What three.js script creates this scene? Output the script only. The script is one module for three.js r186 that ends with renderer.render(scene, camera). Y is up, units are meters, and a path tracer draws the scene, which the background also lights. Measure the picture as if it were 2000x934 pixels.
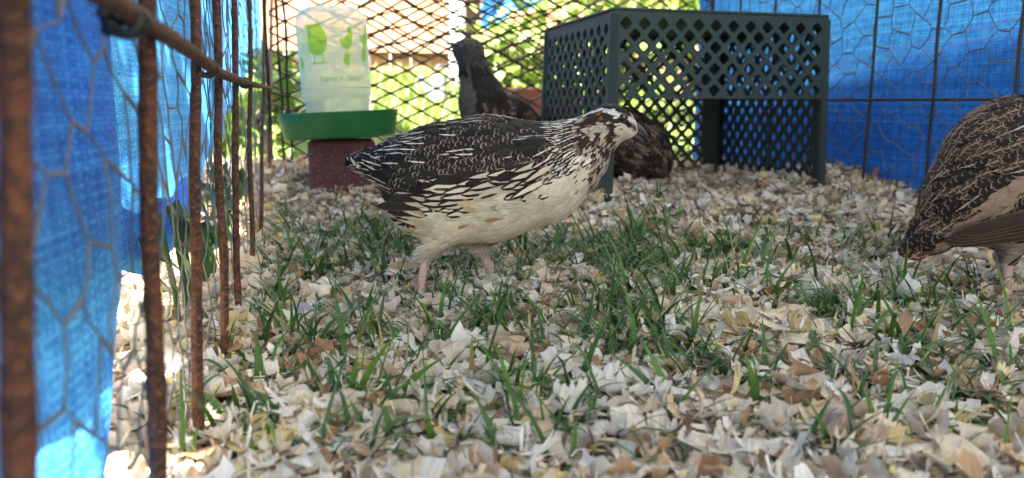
import * as THREE from 'three';
import { RoundedBoxGeometry } from 'three/addons/geometries/RoundedBoxGeometry.js';
import { MarchingCubes } from 'three/addons/objects/MarchingCubes.js';
import { mergeVertices, mergeGeometries } from 'three/addons/utils/BufferGeometryUtils.js';
import { createNoise2D, createNoise3D } from 'simplex-noise';

// ---------------------------------------------------------------- camera, sky, sun, exposure
const scene = new THREE.Scene();
const YAW = 15.2, PITCH = 9.78, LENS = 1502, rad = Math.PI / 180;   // LENS: focal length in pixels of the 2000 x 934 photograph
const camera = new THREE.PerspectiveCamera(2 * Math.atan(467 / LENS) / rad, 1024 / 478, 0.01, 200);
camera.position.set(0, 0.11, 0);
camera.lookAt(Math.sin(YAW * rad), 0.11 - Math.tan(PITCH * rad), -Math.cos(YAW * rad));
camera.focus = 0.385;
camera.userData.fStop = 12.5;
camera.updateMatrixWorld(true);

const SKY = 0.36, rngSky = (seed) => () => { seed = (seed * 16807) % 2147483647; return seed / 2147483647; };
const sunDir = new THREE.Vector3(-0.72, 0.86, 0.55).normalize();
// sky: thin bright cloud over pale blue
{
  const W = 512, H = 256, d = new Float32Array(W * H * 4), nz = createNoise3D(rngSky(3));
  for (let y = 0; y < H; y++) for (let x = 0; x < W; x++) {
    const el = ((y + 0.5) / H - 0.5) * Math.PI, az = (x + 0.5) / W * Math.PI * 2, up = Math.sin(el), cx = Math.cos(el) * Math.cos(az), cz = Math.cos(el) * Math.sin(az), k = 2.2;
    const cloud = Math.min(1, Math.max(0, 0.55 + 0.5 * nz(cx * k, up * k * 2, cz * k) + 0.25 * nz(cx * 6, up * 12, cz * 6))), h = Math.pow(1 - Math.max(0, up), 3);
    const clear = [0.46 + 0.36 * h, 0.50 + 0.24 * h, 0.60 + 0.02 * h], white = [1.0, 0.90, 0.78], o = (y * W + x) * 4;
    for (let c = 0; c < 3; c++) d[o + c] = SKY * (up < 0 ? 0.25 : 1) * (clear[c] + (white[c] - clear[c]) * cloud * 0.85);
    d[o + 3] = 1;
  }
  const t = new THREE.DataTexture(d, W, H, THREE.RGBAFormat, THREE.FloatType); t.mapping = THREE.EquirectangularReflectionMapping; t.magFilter = THREE.LinearFilter; t.needsUpdate = true;
  scene.background = scene.environment = t;
}
const sun = new THREE.DirectionalLight(new THREE.Color(1, 0.95, 0.86), 5);
sun.name = 'sun';
sun.position.copy(sunDir).multiplyScalar(5);
sun.castShadow = true;
sun.shadow.mapSize.set(2048, 2048);
Object.assign(sun.shadow.camera, { left: -3, right: 3, top: 3, bottom: -3, near: 0.1, far: 20 });
scene.add(sun, sun.target);

const renderer = new THREE.WebGLRenderer();
renderer.toneMapping = THREE.LinearToneMapping;
renderer.toneMappingExposure = 18.5;
renderer.shadowMap.enabled = true;

// ---------------------------------------------------------------- helpers
const V = (x, y, z) => new THREE.Vector3(x, y, z);
const clamp = THREE.MathUtils.clamp, lerp = THREE.MathUtils.lerp, smooth = THREE.MathUtils.smoothstep;
function rng(seed) { let s = seed | 0; return () => { s = (s + 0x6d2b79f5) | 0; let t = Math.imul(s ^ (s >>> 15), 1 | s); t = (t + Math.imul(t ^ (t >>> 7), 61 | t)) ^ t; return ((t ^ (t >>> 14)) >>> 0) / 4294967296; }; }
const n2 = createNoise2D(rng(11)), n3 = createNoise3D(rng(12));
const used = new Map();
function numbered(name) { const n = used.get(name) ?? 0; used.set(name, n + 1); return n ? name + '_' + String(n).padStart(3, '0') : name; }
function tag(o, label, category, group, kind) {
  if (label) o.userData.label = label;
  if (category) o.userData.category = category;
  if (group) o.userData.group = group;
  if (kind) o.userData.kind = kind;
  return o;
}
function base(name, pos = V(0, 0, 0), turn = 0) { const o = new THREE.Group(); o.name = numbered(name); o.position.copy(pos); o.rotation.y = turn; scene.add(o); return o; }
function mesh(name, geo, mat, parent = scene) {
  const m = new THREE.Mesh(geo, mat); m.name = parent === scene ? numbered(name) : name; m.castShadow = m.receiveShadow = true; parent.add(m); return m;
}
// where the line of sight through a point of the photograph meets a plane of the place
const AX = new THREE.Vector3(), AY = new THREE.Vector3(), AZ = new THREE.Vector3();
camera.matrixWorld.extractBasis(AX, AY, AZ);
const FWD = V(Math.sin(YAW * rad), 0, -Math.cos(YAW * rad)), RIGHT = V(Math.cos(YAW * rad), 0, Math.sin(YAW * rad));
function ray(px, py) { return AX.clone().multiplyScalar((px - 1000) / LENS).addScaledVector(AY, (467 - py) / LENS).sub(AZ); }
const hit = (px, py, k) => { const r = ray(px, py); return camera.position.clone().addScaledVector(r, k(r)); };
const atD = (px, py, d) => hit(px, py, (r) => d / r.dot(FWD));          // d: metres ahead
const atX = (px, py, x) => hit(px, py, (r) => x / r.x);                 // plane x
const atW = (px, py, w) => hit(px, py, (r) => -w / r.z);                // plane z = -w
function atGround(px, py) { let h = 0, p; for (let i = 0; i < 8; i++) { p = hit(px, py, (r) => (h - 0.11) / r.y); h = ground(p.x, -p.z); } p.y = h; return p; }

class MB {   // collects vertices and triangles of one mesh
  constructor() { this.p = []; this.c = []; this.u = []; this.i = []; }
  get n() { return this.p.length / 3; }
  v(x, y, z, u = 0, w = 0, c) { this.p.push(x, y, z); this.u.push(u, w); if (c) this.c.push(c[0], c[1], c[2]); return this.n - 1; }
  quad(a, b, c, d) { this.i.push(a, b, c, a, c, d); }
  grid(nu, nv, f) {   // f(i, j) -> [x, y, z, u, v, colour]
    const o = this.n;
    for (let j = 0; j <= nv; j++) for (let i = 0; i <= nu; i++) this.v(...f(i, j));
    for (let j = 0; j < nv; j++) for (let i = 0; i < nu; i++) { const a = o + j * (nu + 1) + i; this.quad(a, a + 1, a + nu + 2, a + nu + 1); }
  }
  tube(pts, r, sides = 6, color, caps = true, flat = 1) {
    const o = this.n, t = V(), nrm = V(), bin = V(), ref = V(), N = pts.length;
    let len = 0;
    for (let k = 0; k < N; k++) {
      t.subVectors(pts[Math.min(k + 1, N - 1)], pts[Math.max(k - 1, 0)]).normalize();
      if (k === 0) { ref.set(Math.abs(t.y) < 0.9 ? 0 : 1, Math.abs(t.y) < 0.9 ? 1 : 0, 0); nrm.crossVectors(ref, t).normalize(); }
      else nrm.addScaledVector(t, -nrm.dot(t)).normalize();
      bin.crossVectors(t, nrm);
      if (k) len += pts[k].distanceTo(pts[k - 1]);
      const rr = typeof r === 'function' ? r(k / (N - 1), k) : r;
      for (let s = 0; s <= sides; s++) {
        const a = s / sides * Math.PI * 2, cs = Math.cos(a) * rr, sn = Math.sin(a) * rr * flat, P = pts[k];
        this.v(P.x + nrm.x * cs + bin.x * sn, P.y + nrm.y * cs + bin.y * sn, P.z + nrm.z * cs + bin.z * sn, s / sides * rr * 6.28, len, color);
      }
    }
    for (let k = 0; k < N - 1; k++) for (let s = 0; s < sides; s++) { const a = o + k * (sides + 1) + s; this.quad(a, a + 1, a + sides + 2, a + sides + 1); }
    if (caps) for (const k of [0, N - 1]) { const c = this.v(pts[k].x, pts[k].y, pts[k].z, 0, 0, color), q = o + k * (sides + 1); for (let s = 0; s < sides; s++) k ? this.i.push(c, q + s, q + s + 1) : this.i.push(c, q + s + 1, q + s); }
  }
  geo() {
    const g = new THREE.BufferGeometry();
    g.setAttribute('position', new THREE.Float32BufferAttribute(this.p, 3));
    g.setAttribute('uv', new THREE.Float32BufferAttribute(this.u, 2));
    if (this.c.length) g.setAttribute('color', new THREE.Float32BufferAttribute(this.c, 3));
    g.setIndex(this.i); g.computeVertexNormals();
    return g;
  }
  build(name, mat, parent) { return mesh(name, this.geo(), mat, parent); }
}
function dataTex(w, h, f, size = 1, srgb = false) {   // f(x, y) in 0..1 -> [r, g, b] linear or one number; repeats every `size` metres
  const d = new Float32Array(w * h * 4);
  for (let y = 0; y < h; y++) for (let x = 0; x < w; x++) { const c = f(x / w, y / h), o = (y * w + x) * 4; if (typeof c === 'number') d[o] = d[o + 1] = d[o + 2] = c; else { d[o] = c[0]; d[o + 1] = c[1]; d[o + 2] = c[2]; } d[o + 3] = 1; }
  const t = new THREE.DataTexture(d, w, h, THREE.RGBAFormat, THREE.FloatType);
  t.wrapS = t.wrapT = THREE.RepeatWrapping; t.magFilter = THREE.LinearFilter; t.repeat.set(1 / (size[0] ?? size), 1 / (size[1] ?? size)); t.needsUpdate = true;
  return t;
}
const tau = Math.PI * 2;
function tile(x, y, f, seed = 0) {   // noise that repeats over 0..1
  const a = x * tau, b = y * tau, r = f / tau;
  return n3(Math.cos(a) * r + seed, Math.sin(a) * r + Math.cos(b) * r * 1.3, Math.sin(b) * r + seed * 1.7);
}
const mix3 = (a, b, t) => [lerp(a[0], b[0], t), lerp(a[1], b[1], t), lerp(a[2], b[2], t)];
const std = (o) => new THREE.MeshStandardMaterial({ side: THREE.DoubleSide, roughness: 0.8, ...o });
const phy = (o) => new THREE.MeshPhysicalMaterial({ side: THREE.DoubleSide, roughness: 0.8, ...o });
const rgb = (r, g, b) => new THREE.Color().setRGB(r, g, b);

// cage: its left panel stands on x = XL, its right one on x = XR, the back on z = -WB
const XL = -0.0352, XR = 0.526, WB = 0.935;
function ground(x, w) {
  const s = smooth(x, 0.0, 0.3), start = lerp(0.70, 0.45, s), end = lerp(0.86, 0.68, s);
  let h = smooth(w, start, end) * lerp(0.036, 0.028, smooth(x, 0.1, 0.5)) * (1 - smooth(w, 1.0, 1.2));
  h += 0.010 * smooth(x, 0.38, 0.6) * (1 - smooth(w, 0.7, 0.9)) * smooth(w, 0.45, 0.6);
  if (w < 1.1 && x > -0.3) h += (n2(x * 9, w * 9) * 0.0035 + n2(x * 28 + 9, w * 28) * 0.0018) * smooth(x, -0.3, -0.1);
  return h;
}
function lawnHeight(x, w) { return 0.17 * smooth(w, 1.4, 3.5) + (w > 1.0 ? n2(x * 1.3, w * 1.3) * 0.012 * smooth(w, 1, 1.6) : 0); }

// ---------------------------------------------------------------- materials
const rustTex = dataTex(256, 256, (x, y) => {
  const a = tile(x, y, 9) * 0.5 + tile(x, y, 24, 3) * 0.35 + tile(x, y, 60, 7) * 0.3, t = clamp(a * 0.9 + 0.45, 0, 1);
  const c = mix3([0.022, 0.009, 0.006], [0.13, 0.038, 0.014], t);
  return tile(x, y, 40, 9) > 0.62 ? mix3(c, [0.30, 0.12, 0.045], 0.7) : c;
}, 0.045);
const rustBump = dataTex(256, 256, (x, y) => 0.5 + tile(x, y, 30, 2) * 0.3 + tile(x, y, 70, 5) * 0.2, 0.045);
const M = {};
M.rust = std({ map: rustTex, bumpMap: rustBump, bumpScale: 0.0005, roughness: 0.85, metalness: 0.1 });
M.darkWire = std({ color: rgb(0.028, 0.019, 0.016), roughness: 0.6, metalness: 0.2 });
M.netting = std({ color: rgb(0.040, 0.022, 0.015), roughness: 0.65 });
M.galv = std({ color: rgb(0.19, 0.18, 0.17), roughness: 0.5, metalness: 0.45 });
M.wireDull = std({ color: rgb(0.10, 0.11, 0.13), roughness: 0.6, metalness: 0.4 });
M.seam = phy({ color: rgb(0.30, 0.52, 0.80), transmission: 0.6, roughness: 1, thickness: 0 });
M.black = std({ color: rgb(0.012, 0.012, 0.013), roughness: 0.5 });
// woven polythene sheeting: flat tapes a couple of millimetres wide that go over and under one another
const tapeTone = (seed) => { const r = rng(seed), a = []; for (let i = 0; i < 64; i++) a.push(r()); return a; };
const ta = tapeTone(5), tb = tapeTone(6);
function weave(dark, light, size) {
  return dataTex(512, 512, (x, y) => {
    const i = Math.floor(x * 64), j = Math.floor(y * 64), u = x * 64 - i, v = y * 64 - j, over = (i + j) & 1;
    const edge = over ? Math.min(u, 1 - u) : Math.min(v, 1 - v);
    let t = 0.5 + 0.75 * ((over ? ta[i] : tb[j]) - 0.5) + 0.16 * tile(x, y, 7, 4) + 0.1 * tile(x, y, 50, 8);
    if (edge < 0.14) t -= 0.5;
    if (tile(x, y, 22, 13) > 0.55) t += 0.25;
    return mix3(dark, light, clamp(t, 0, 1));
  }, size);
}
const weaveTex = weave([0.012, 0.085, 0.33], [0.075, 0.35, 0.74], 0.085);
M.tarp = phy({ map: weaveTex, transmission: 0.44, roughness: 1, thickness: 0, specularIntensity: 0.3 });
M.cover = phy({ color: rgb(0.47, 0.50, 0.55), transmission: 0.15, roughness: 1, thickness: 0 });
M.crate = std({ color: rgb(0.020, 0.036, 0.032), roughness: 0.62, bumpMap: dataTex(128, 128, (x, y) => 0.5 + 0.5 * tile(x, y, 40, 3), 0.03), bumpScale: 0.0002 });
M.tray = std({ color: rgb(0.010, 0.125, 0.026), roughness: 0.42 });
M.brick = std({ map: dataTex(256, 256, (x, y) => { const t = clamp(0.5 + 0.3 * tile(x, y, 6, 1) + 0.3 * tile(x, y, 30, 2), 0, 1); return tile(x, y, 55, 4) > 0.6 ? [0.20, 0.12, 0.10] : mix3([0.070, 0.020, 0.026], [0.13, 0.040, 0.042], t); }, 0.12), bumpMap: dataTex(256, 256, (x, y) => 0.5 + 0.3 * tile(x, y, 30, 2) + 0.2 * tile(x, y, 70, 4), 0.12), bumpScale: 0.0012, roughness: 0.9 });
M.terracotta = std({ color: rgb(0.26, 0.09, 0.055), roughness: 0.9 });
const grain = dataTex(256, 256, (x, y) => { const g = tile(x * 1, y * 0.12, 60, 2) * 0.5 + tile(x, y * 0.2, 26, 5) * 0.5; return clamp(0.90 + 0.20 * g, 0.5, 1); }, 1);
M.shaving = phy({ vertexColors: true, map: grain, roughness: 0.75, transmission: 0.22, thickness: 0, specularIntensity: 0.5 });
M.grass = phy({ vertexColors: true, roughness: 0.55, transmission: 0.3, thickness: 0, specularIntensity: 0.6 });
M.leaf = phy({ color: rgb(0.045, 0.115, 0.030), roughness: 0.55, transmission: 0.3, thickness: 0 });
M.limeLeaf = phy({ color: rgb(0.14, 0.22, 0.022), roughness: 0.5, transmission: 0.5, thickness: 0 });
M.bark = std({ color: rgb(0.09, 0.06, 0.04), roughness: 0.95 });
const boardTex = dataTex(128, 512, (x, y) => { const g = 0.5 + 0.4 * tile(x, y * 0.25, 22, 3) + 0.25 * tile(x, y * 0.1, 50, 6); return mix3([0.165, 0.078, 0.036], [0.27, 0.145, 0.072], clamp(g, 0, 1)); }, [0.12, 1.2]);
M.board = std({ map: boardTex, roughness: 0.85 });
M.boardPale = std({ map: boardTex, color: rgb(0.95, 1.05, 1.2), roughness: 0.85 });
M.paint = std({ color: rgb(0.30, 0.30, 0.31), roughness: 0.8 });
M.ply = std({ color: rgb(0.36, 0.26, 0.16), roughness: 0.9 });

// ---------------------------------------------------------------- ground, bedding, lawn
const EARTH = [0.10, 0.115, 0.035];
{
  const mb = new MB(), xs = [], zs = [];
  for (const s of [-60, -30, -15, -8]) xs.push(s);
  for (let x = -5; x <= 5.001; x += 0.125) xs.push(x);
  for (const s of [8, 15, 30, 60]) xs.push(s);
  for (const s of [-60, -30, -12, -5]) zs.push(s);
  for (let w = -2; w <= 6.001; w += 0.125) zs.push(w);
  for (const s of [9, 16, 30, 60]) zs.push(s);
  mb.grid(xs.length - 1, zs.length - 1, (i, j) => { const x = xs[i], w = zs[j], inside = x > -0.4 && x < 0.9 && w < 1.2 && w > -0.6; const t = 0.5 + 0.5 * n2(x * 5, w * 5); return [x, lawnHeight(x, w) - 0.012 - (inside ? 0.02 : 0), -w, x, w, mix3(EARTH, [0.13, 0.16, 0.04], t)]; });
  tag(mb.build('ground', std({ vertexColors: true, roughness: 1 })), 0, 0, 0, 'structure');
  const b = new MB();
  b.grid(150, 210, (i, j) => { const x = lerp(-0.14, 0.62, i / 150), w = lerp(-0.15, 1.02, j / 210), e = Math.min(i, 150 - i, j, 210 - j) === 0; return [x, e ? -0.03 : ground(x, w) - 0.002, -w, x, w]; });
  tag(b.build('bedding_floor', std({ roughness: 1, map: dataTex(256, 256, (x, y) => { const t = clamp(0.5 + 0.5 * tile(x, y, 30, 1) + 0.4 * tile(x, y, 70, 6), 0, 1); return mix3([0.13, 0.08, 0.045], [0.42, 0.30, 0.19], t); }, 0.16) })), 0, 0, 0, 'structure');
}
// pine shavings: thin curled strips, ragged at the ends
const SHADES = [[0.76, 0.64, 0.47], [0.80, 0.72, 0.60], [0.68, 0.50, 0.34], [0.78, 0.61, 0.30], [0.84, 0.79, 0.71], [0.52, 0.32, 0.18], [0.70, 0.56, 0.44], [0.33, 0.18, 0.10]];
const SHARE = [0.24, 0.46, 0.56, 0.635, 0.86, 0.915, 0.98, 1];
const q = new THREE.Quaternion(), q2 = new THREE.Quaternion(), eul = new THREE.Euler();
function shaving(mb, R, pos, len, wid, curl, twist, quat, color, opt = {}) {
  const NU = opt.nu ?? 3, NV = opt.nv ?? 5, o = mb.n, uo = R() * 9, vo = R() * 9, p = V(), rag = [], taper = opt.taper ?? (R() < 0.3 ? 0.25 + R() * 0.5 : 0), side = (R() - 0.5) * 0.35;
  for (let i = 0; i <= NU; i++) rag.push([(R() - 0.5) * (opt.rag ?? 0.22), (R() - 0.5) * (opt.rag ?? 0.22) + (opt.fringe && i % 2 ? opt.fringe : 0)]);
  for (let j = 0; j <= NV; j++) for (let i = 0; i <= NU; i++) {
    const s = i / NU * 2 - 1; let t = j / NV * 2 - 1;
    if (j === 0) t -= rag[i][0]; if (j === NV) t += rag[i][1];
    const w = wid / 2 * (opt.nu > 5 ? 1 : 0.80 + 0.28 * n2(j * 1.7 + uo * 3, vo)) * (1 - taper * Math.max(0, t) * (0.6 + 0.4 * s * side)), a = t * curl / 2, rr = Math.abs(curl) > 0.05 ? len / curl : 0, b = s * twist;
    const along = rr ? Math.sin(a) * rr : t * len / 2, up = rr ? (1 - Math.cos(a)) * rr : 0;
    p.set(s * w, up + b * t * wid * 0.5 + s * s * wid * (opt.cup ?? 0.12), along + s * side * wid * 0.3).applyQuaternion(quat);
    const k = 1;
    mb.v(pos.x + p.x, pos.y + p.y, pos.z + p.z, uo + i / NU * (0.04 + wid * 12), vo + t * 0.15, [color[0] * k, color[1] * k, color[2] * k]);
  }
  for (let j = 0; j < NV; j++) for (let i = 0; i < NU; i++) { const a = o + j * (NU + 1) + i; mb.quad(a, a + 1, a + NU + 2, a + NU + 1); }
}
function pickShade(R) { const r = R(), c = SHADES[SHARE.findIndex((x) => r <= x)], k = 0.86 + R() * 0.24; return [c[0] * k, c[1] * k, c[2] * k]; }
{
  const R = rng(77), mb = new MB();
  const lay = (x, w) => {
    const g = ground(x, w), kind = R(), len = (kind < 0.5 ? 0.0055 + Math.pow(R(), 1.6) * 0.011 : kind < 0.75 ? 0.004 + R() * 0.006 : 0.006 + R() * 0.012) * 1.42, wid = kind < 0.5 ? len * (0.22 + R() * 0.42) : kind < 0.75 ? len * (0.6 + R() * 0.5) : 0.0005 + R() * 0.0012;
    const tilt = R() < 0.11 ? 0.4 + R() * 0.7 : R() * 0.30;
    eul.set((R() - 0.5) * 2 * tilt, 0, (R() - 0.5) * 2 * tilt); q.setFromEuler(eul); q2.setFromAxisAngle(V(0, 1, 0), R() * tau); q.premultiply(q2);
    shaving(mb, R, V(x, g + Math.pow(R(), 1.3) * 0.010 - 0.002 + Math.sin(tilt) * len * 0.12, -w), len, wid, (R() < 0.5 ? -1 : 1) * (0.5 + Math.pow(R(), 1.2) * 4.4), (R() - 0.5) * 0.5, q, pickShade(R), kind < 0.5 && R() < 0.08 ? { nu: 5, fringe: 0.25 + R() * 0.25, rag: 0.3 } : { nu: kind < 0.75 ? 3 : 1, nv: kind < 0.5 ? 5 : 4, rag: kind < 0.5 ? 0.16 : 0.24, cup: (R() - 0.4) * 0.16 });
  };
  for (let k = 0; k < 46000; k++) {
    const w = 0.12 + Math.pow(R(), 1.15) * 0.86, l = Math.max(-0.12, -0.4 * w - 0.13), r = Math.min(0.56, 1.05 * w + 0.07);
    lay(lerp(l, r, R()), w);
  }
  for (let k = 0; k < 26000; k++) {   // crumbs and splinters
    const w = 0.12 + Math.pow(R(), 1.15) * 0.8, x = lerp(Math.max(-0.12, -0.4 * w - 0.13), Math.min(0.56, 1.05 * w + 0.07), R()), l = 0.0012 + R() * 0.0035;
    eul.set((R() - 0.5) * 1.2, R() * tau, (R() - 0.5) * 1.2); q.setFromEuler(eul);
    shaving(mb, R, V(x, ground(x, w) + R() * 0.009, -w), l, l * (0.15 + R() * 0.6), 0.5, 0, q, pickShade(R), { nu: 1, nv: 1, rag: 0.5 });
  }
  tag(mb.build('pine_shavings', M.shaving), 'pale curled pine shavings spread thickly over the cage floor', 'wood shavings', null, 'stuff');
}

// ---------------------------------------------------------------- cage: left panel of rusty bars
function wobbly(a, b, n, amp, seed) { const pts = []; for (let k = 0; k <= n; k++) { const t = k / n, p = a.clone().lerp(b, t); p.x += n2(t * 4, seed) * amp; p.z += n2(t * 4 + 50, seed) * amp; pts.push(p); } return pts; }
const leftPanel = tag(base('rusty_bar_panel'), 'rusty bar panel of the cage on the left, with one thick rail', 'cage panel');
{
  // [x at the top of the photograph, x at the foot, y of the foot, radius]
  const BARS = [[40, 38, 1400, 0.0021], [284, 310, 1000, 0.0022], [379, 391, 832, 0.0019], [422, 438, 682, 0.0018], [455, 465, 580, 0.0018], [487, 491, 508, 0.0018], [517, 510, 456, 0.0018], [531, 523, 440, 0.0026]];
  BARS.forEach(([x0, x1, y1, r], k) => {
    const foot = atX(x1, Math.min(y1, 934), XL), head = atX(x0, 0, XL);
    const dir = head.clone().sub(foot), lo = foot.clone().addScaledVector(dir, (-0.025 - foot.y) / dir.y), hi = foot.clone().addScaledVector(dir, (0.40 - foot.y) / dir.y);
    const mb = new MB();
    mb.tube(wobbly(lo, hi, 90, 0.0009, k * 3.1), (t, i) => r * (1 + 0.10 * n2(i * 0.9, k * 7 + 0.5) + 0.07 * n2(i * 3.1, k)), 9);
    mb.build('bar', M.rust, leftPanel);
  });
  // the rail, on the inner face of the bars
  const mb = new MB(), xr = XL + 0.0035, P = [[-260, -230], [150, -40], [290, 48], [378, 104], [421, 138], [456, 153], [486, 163], [520, 171], [530, 175]].map(([x, y]) => atX(x, y, xr));
  const c = new THREE.CatmullRomCurve3(P);
  mb.tube(c.getPoints(120), (t, i) => 0.0022 * (1 + 0.12 * n2(i * 0.8, 4) + 0.08 * n2(i * 2.9, 8)), 9);
  mb.build('rail', M.rust, leftPanel);
  const ties = new MB();
  for (const [px, py, r] of [[413, 133, 0.0032], [484, 162, 0.0031], [262, 38, 0.0034]]) {   // wire wound where a bar crosses the rail
    const p = atX(px, py, xr), pts = [];
    for (let k = 0; k <= 40; k++) { const a = k / 40 * tau * 2.5; pts.push(V(p.x - 0.0018 + Math.cos(a) * r, p.y + Math.sin(a) * r * 0.85, p.z + (k / 40 - 0.5) * 0.007)); }
    const t = new MB(); t.tube(pts, 0.0012, 6); t.build('wire_tie', M.black, leftPanel);
  }
  const loose = new MB(), a = atX(206, 62, XL - 0.002), b = atX(262, 40, XL + 0.002);
  loose.tube([a, a.clone().lerp(b, 0.4).add(V(0, 0.001, 0)), b], 0.0012, 6);
  loose.build('tie_end', M.black, leftPanel);
  const bottom = new MB(); bottom.tube(wobbly(V(XL, -0.006, 0.1), V(XL, -0.006, -WB), 20, 0.001, 9), 0.002, 7); bottom.build('bottom_rail', M.rust, leftPanel);
}
// hexagonal wire netting: short twists that lie level, joined by slanting wires. place(a, b) -> point of the surface
function hexNet(mb, a0, a1, b0, b1, s, r, place, seed, jit = 0.16) {
  const A = 3 * s, B = Math.sqrt(3) * s, node = (a, b) => place(a + n2(a * 60, b * 60 + seed) * s * jit * 1.6, b + n2(a * 60 + 40, b * 60 + seed) * s * jit * 1.6);
  for (let j = 0, b = b0; b < b1; j++, b += B / 2) for (let a = a0 + (j & 1 ? A / 2 : 0); a < a1; a += A) {
    const t = s / 2, p0 = [a - t, b], p1 = [a + t, b], P0 = node(...p0), P1 = node(...p1);
    mb.tube([P0, P0.clone().lerp(P1, 0.33), P0.clone().lerp(P1, 0.66), P1], (k, i) => r * (i % 3 ? 1.75 : 1.2), 5);
    for (const [q0, Q0, dir] of [[p1, P1, 1], [p0, P0, -1]]) { const Q1 = node(q0[0] + dir * s / 2, q0[1] + B / 2), m = Q0.clone().lerp(Q1, 0.5).add(V(n2(q0[0] * 90, q0[1] * 90) * s * 0.08, n2(q0[0] * 80, q0[1] * 80 + 5) * s * 0.08, 0)); mb.tube([Q0, m, Q1], r, 5, undefined, false); }
  }
  // and the wires that drop from each twist to the row below it are the ones of that row
}
{
  const mb = new MB();
  hexNet(mb, 0.05, 0.99, -0.03, 0.34, 0.0135, 0.00031, (a, b) => V(XL - 0.0065 + n2(a * 8, b * 8) * 0.0022, b + 0.004 * n2(a * 5, b * 5 + 7), -a), 3, 0.3);
  tag(mb.build('chicken_wire', M.galv), 'pale galvanised hexagonal netting behind the rusty bars on the left', 'chicken wire');
}
// ---------------------------------------------------------------- cage: right panel
const rightPanel = tag(base('wire_grid_panel'), 'thin dark wire panel of the cage on the right, before the blue sheet', 'cage panel');
{
  const X = (px) => (px - 592), list = [1446, 1515, 1601, 1703, 1826, 1988, 2210];
  list.forEach((px, k) => {
    const p = atX(px, k < 3 ? 10 : 120, XR), mb = new MB();
    mb.tube(wobbly(V(XR, -0.01, p.z + 0.002), V(XR, 0.40, p.z), 24, 0.0008, k + 70), (t, i) => 0.0015 * (1 + 0.08 * n2(i, k)), 7);
    mb.build('bar', M.darkWire, rightPanel);
  });
  const h = atX(1650, 192, XR - 0.003).y;
  for (const y of [h, 0.26, 0.385]) { const mb = new MB(); mb.tube(wobbly(V(XR - 0.003, y, -WB + 0.004), V(XR - 0.003, y - 0.004, -0.2), 24, 0.001, 91 + y), 0.0013, 7); mb.build('cross_wire', M.darkWire, rightPanel); }
}
{
  const mb = new MB();
  hexNet(mb, 0.30, 0.93, 0.0, 0.33, 0.0148, 0.00046, (a, b) => V(XR + 0.010 + n2(a * 8 + 3, b * 8) * 0.002, b + 0.005 * n2(a * 5 + 8, b * 5), -a), 8, 0.28);
  tag(mb.build('chicken_wire', M.wireDull), 'thin hexagonal netting over the blue sheet on the right', 'chicken wire');
}
// ---------------------------------------------------------------- cage: back panel of diamond netting
const backPanel = tag(base('back_panel'), 'dark diamond mesh panel closing the back of the cage', 'mesh panel');
function diamondNet(x0, x1, y0, y1, cw, ch, r, place) {
  const mb = new MB(), rows = Math.ceil((y1 - y0) / (ch / 2)), cols = Math.ceil((x1 - x0) / (cw / 2));
  for (let j = 0; j <= rows; j++) {
    const pts = [];
    for (let i = 0; i <= cols; i++) {
      const up = ((i + j) & 1) ? 1 : -1, x = x0 + i * cw / 2, y = y0 + j * ch / 2 + up * (ch / 4 - r * 0.7);
      for (const dx of i === 0 ? [0.12] : i === cols ? [-0.12] : [-0.13, 0.13]) pts.push(place(x + dx * cw / 2, y, j));
    }
    mb.tube(pts, r, 5, undefined, true, 0.8);
  }
  return mb;
}
{
  const jig = (x, y) => V(x + n2(x * 9, y * 9) * 0.002, y + n2(x * 7 + 4, y * 7) * 0.0028, -WB + n2(x * 6, y * 6 + 9) * 0.003);
  diamondNet(XL + 0.004, XR - 0.004, 0.0, 0.40, 0.0385, 0.0198, 0.0015, jig).build('diamond_mesh', M.netting, backPanel);
  const edge = [[-0.034, 0.0024], [XR - 0.001, 0.003]];
  edge.forEach(([x, r], k) => { const mb = new MB(); mb.tube(wobbly(V(x, -0.01, -WB), V(x, 0.40, -WB), 30, 0.0008, k + 30), r, 8); mb.build('post', M.darkWire, backPanel); });
  for (const px of [548, 562]) { const p = atW(px, 160, WB), mb = new MB(); mb.tube(wobbly(V(p.x, -0.01, -WB + 0.004), V(p.x, 0.40, -WB + 0.004), 40, 0.0016, px), (t, i) => 0.0016 * (1 + 0.3 * n2(i * 0.9, px)), 7); mb.build('bar', M.darkWire, backPanel); }
  const mb = new MB(), a = atW(530, 182, WB - 0.006), b = atW(566, 190, WB - 0.006); mb.tube([a, b], 0.0014, 6); mb.build('cross_wire', M.darkWire, backPanel);
  const top = new MB(); top.tube([V(XL, 0.4, -WB), V(XR, 0.4, -WB)], 0.002, 6); top.build('top_rail', M.darkWire, backPanel);
  // a loose second layer that folds down from the top
  const lo = (x) => 0.176 + 0.012 * n2(x * 7, 3) - 0.02 * smooth(x, 0.18, 0.22);
  const flap = diamondNet(0.035, 0.36, 0, 0.22, 0.0405, 0.0178, 0.0014, (x, y, j) => V(x, lo(x) + y * (1 + 0.05 * n2(x * 6, y * 6)) + 0.004 * n2(x * 12, y * 9), -WB - 0.012 + n2(x * 5, y * 5) * 0.005));
  flap.build('mesh_flap', M.netting, backPanel);
}

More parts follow.
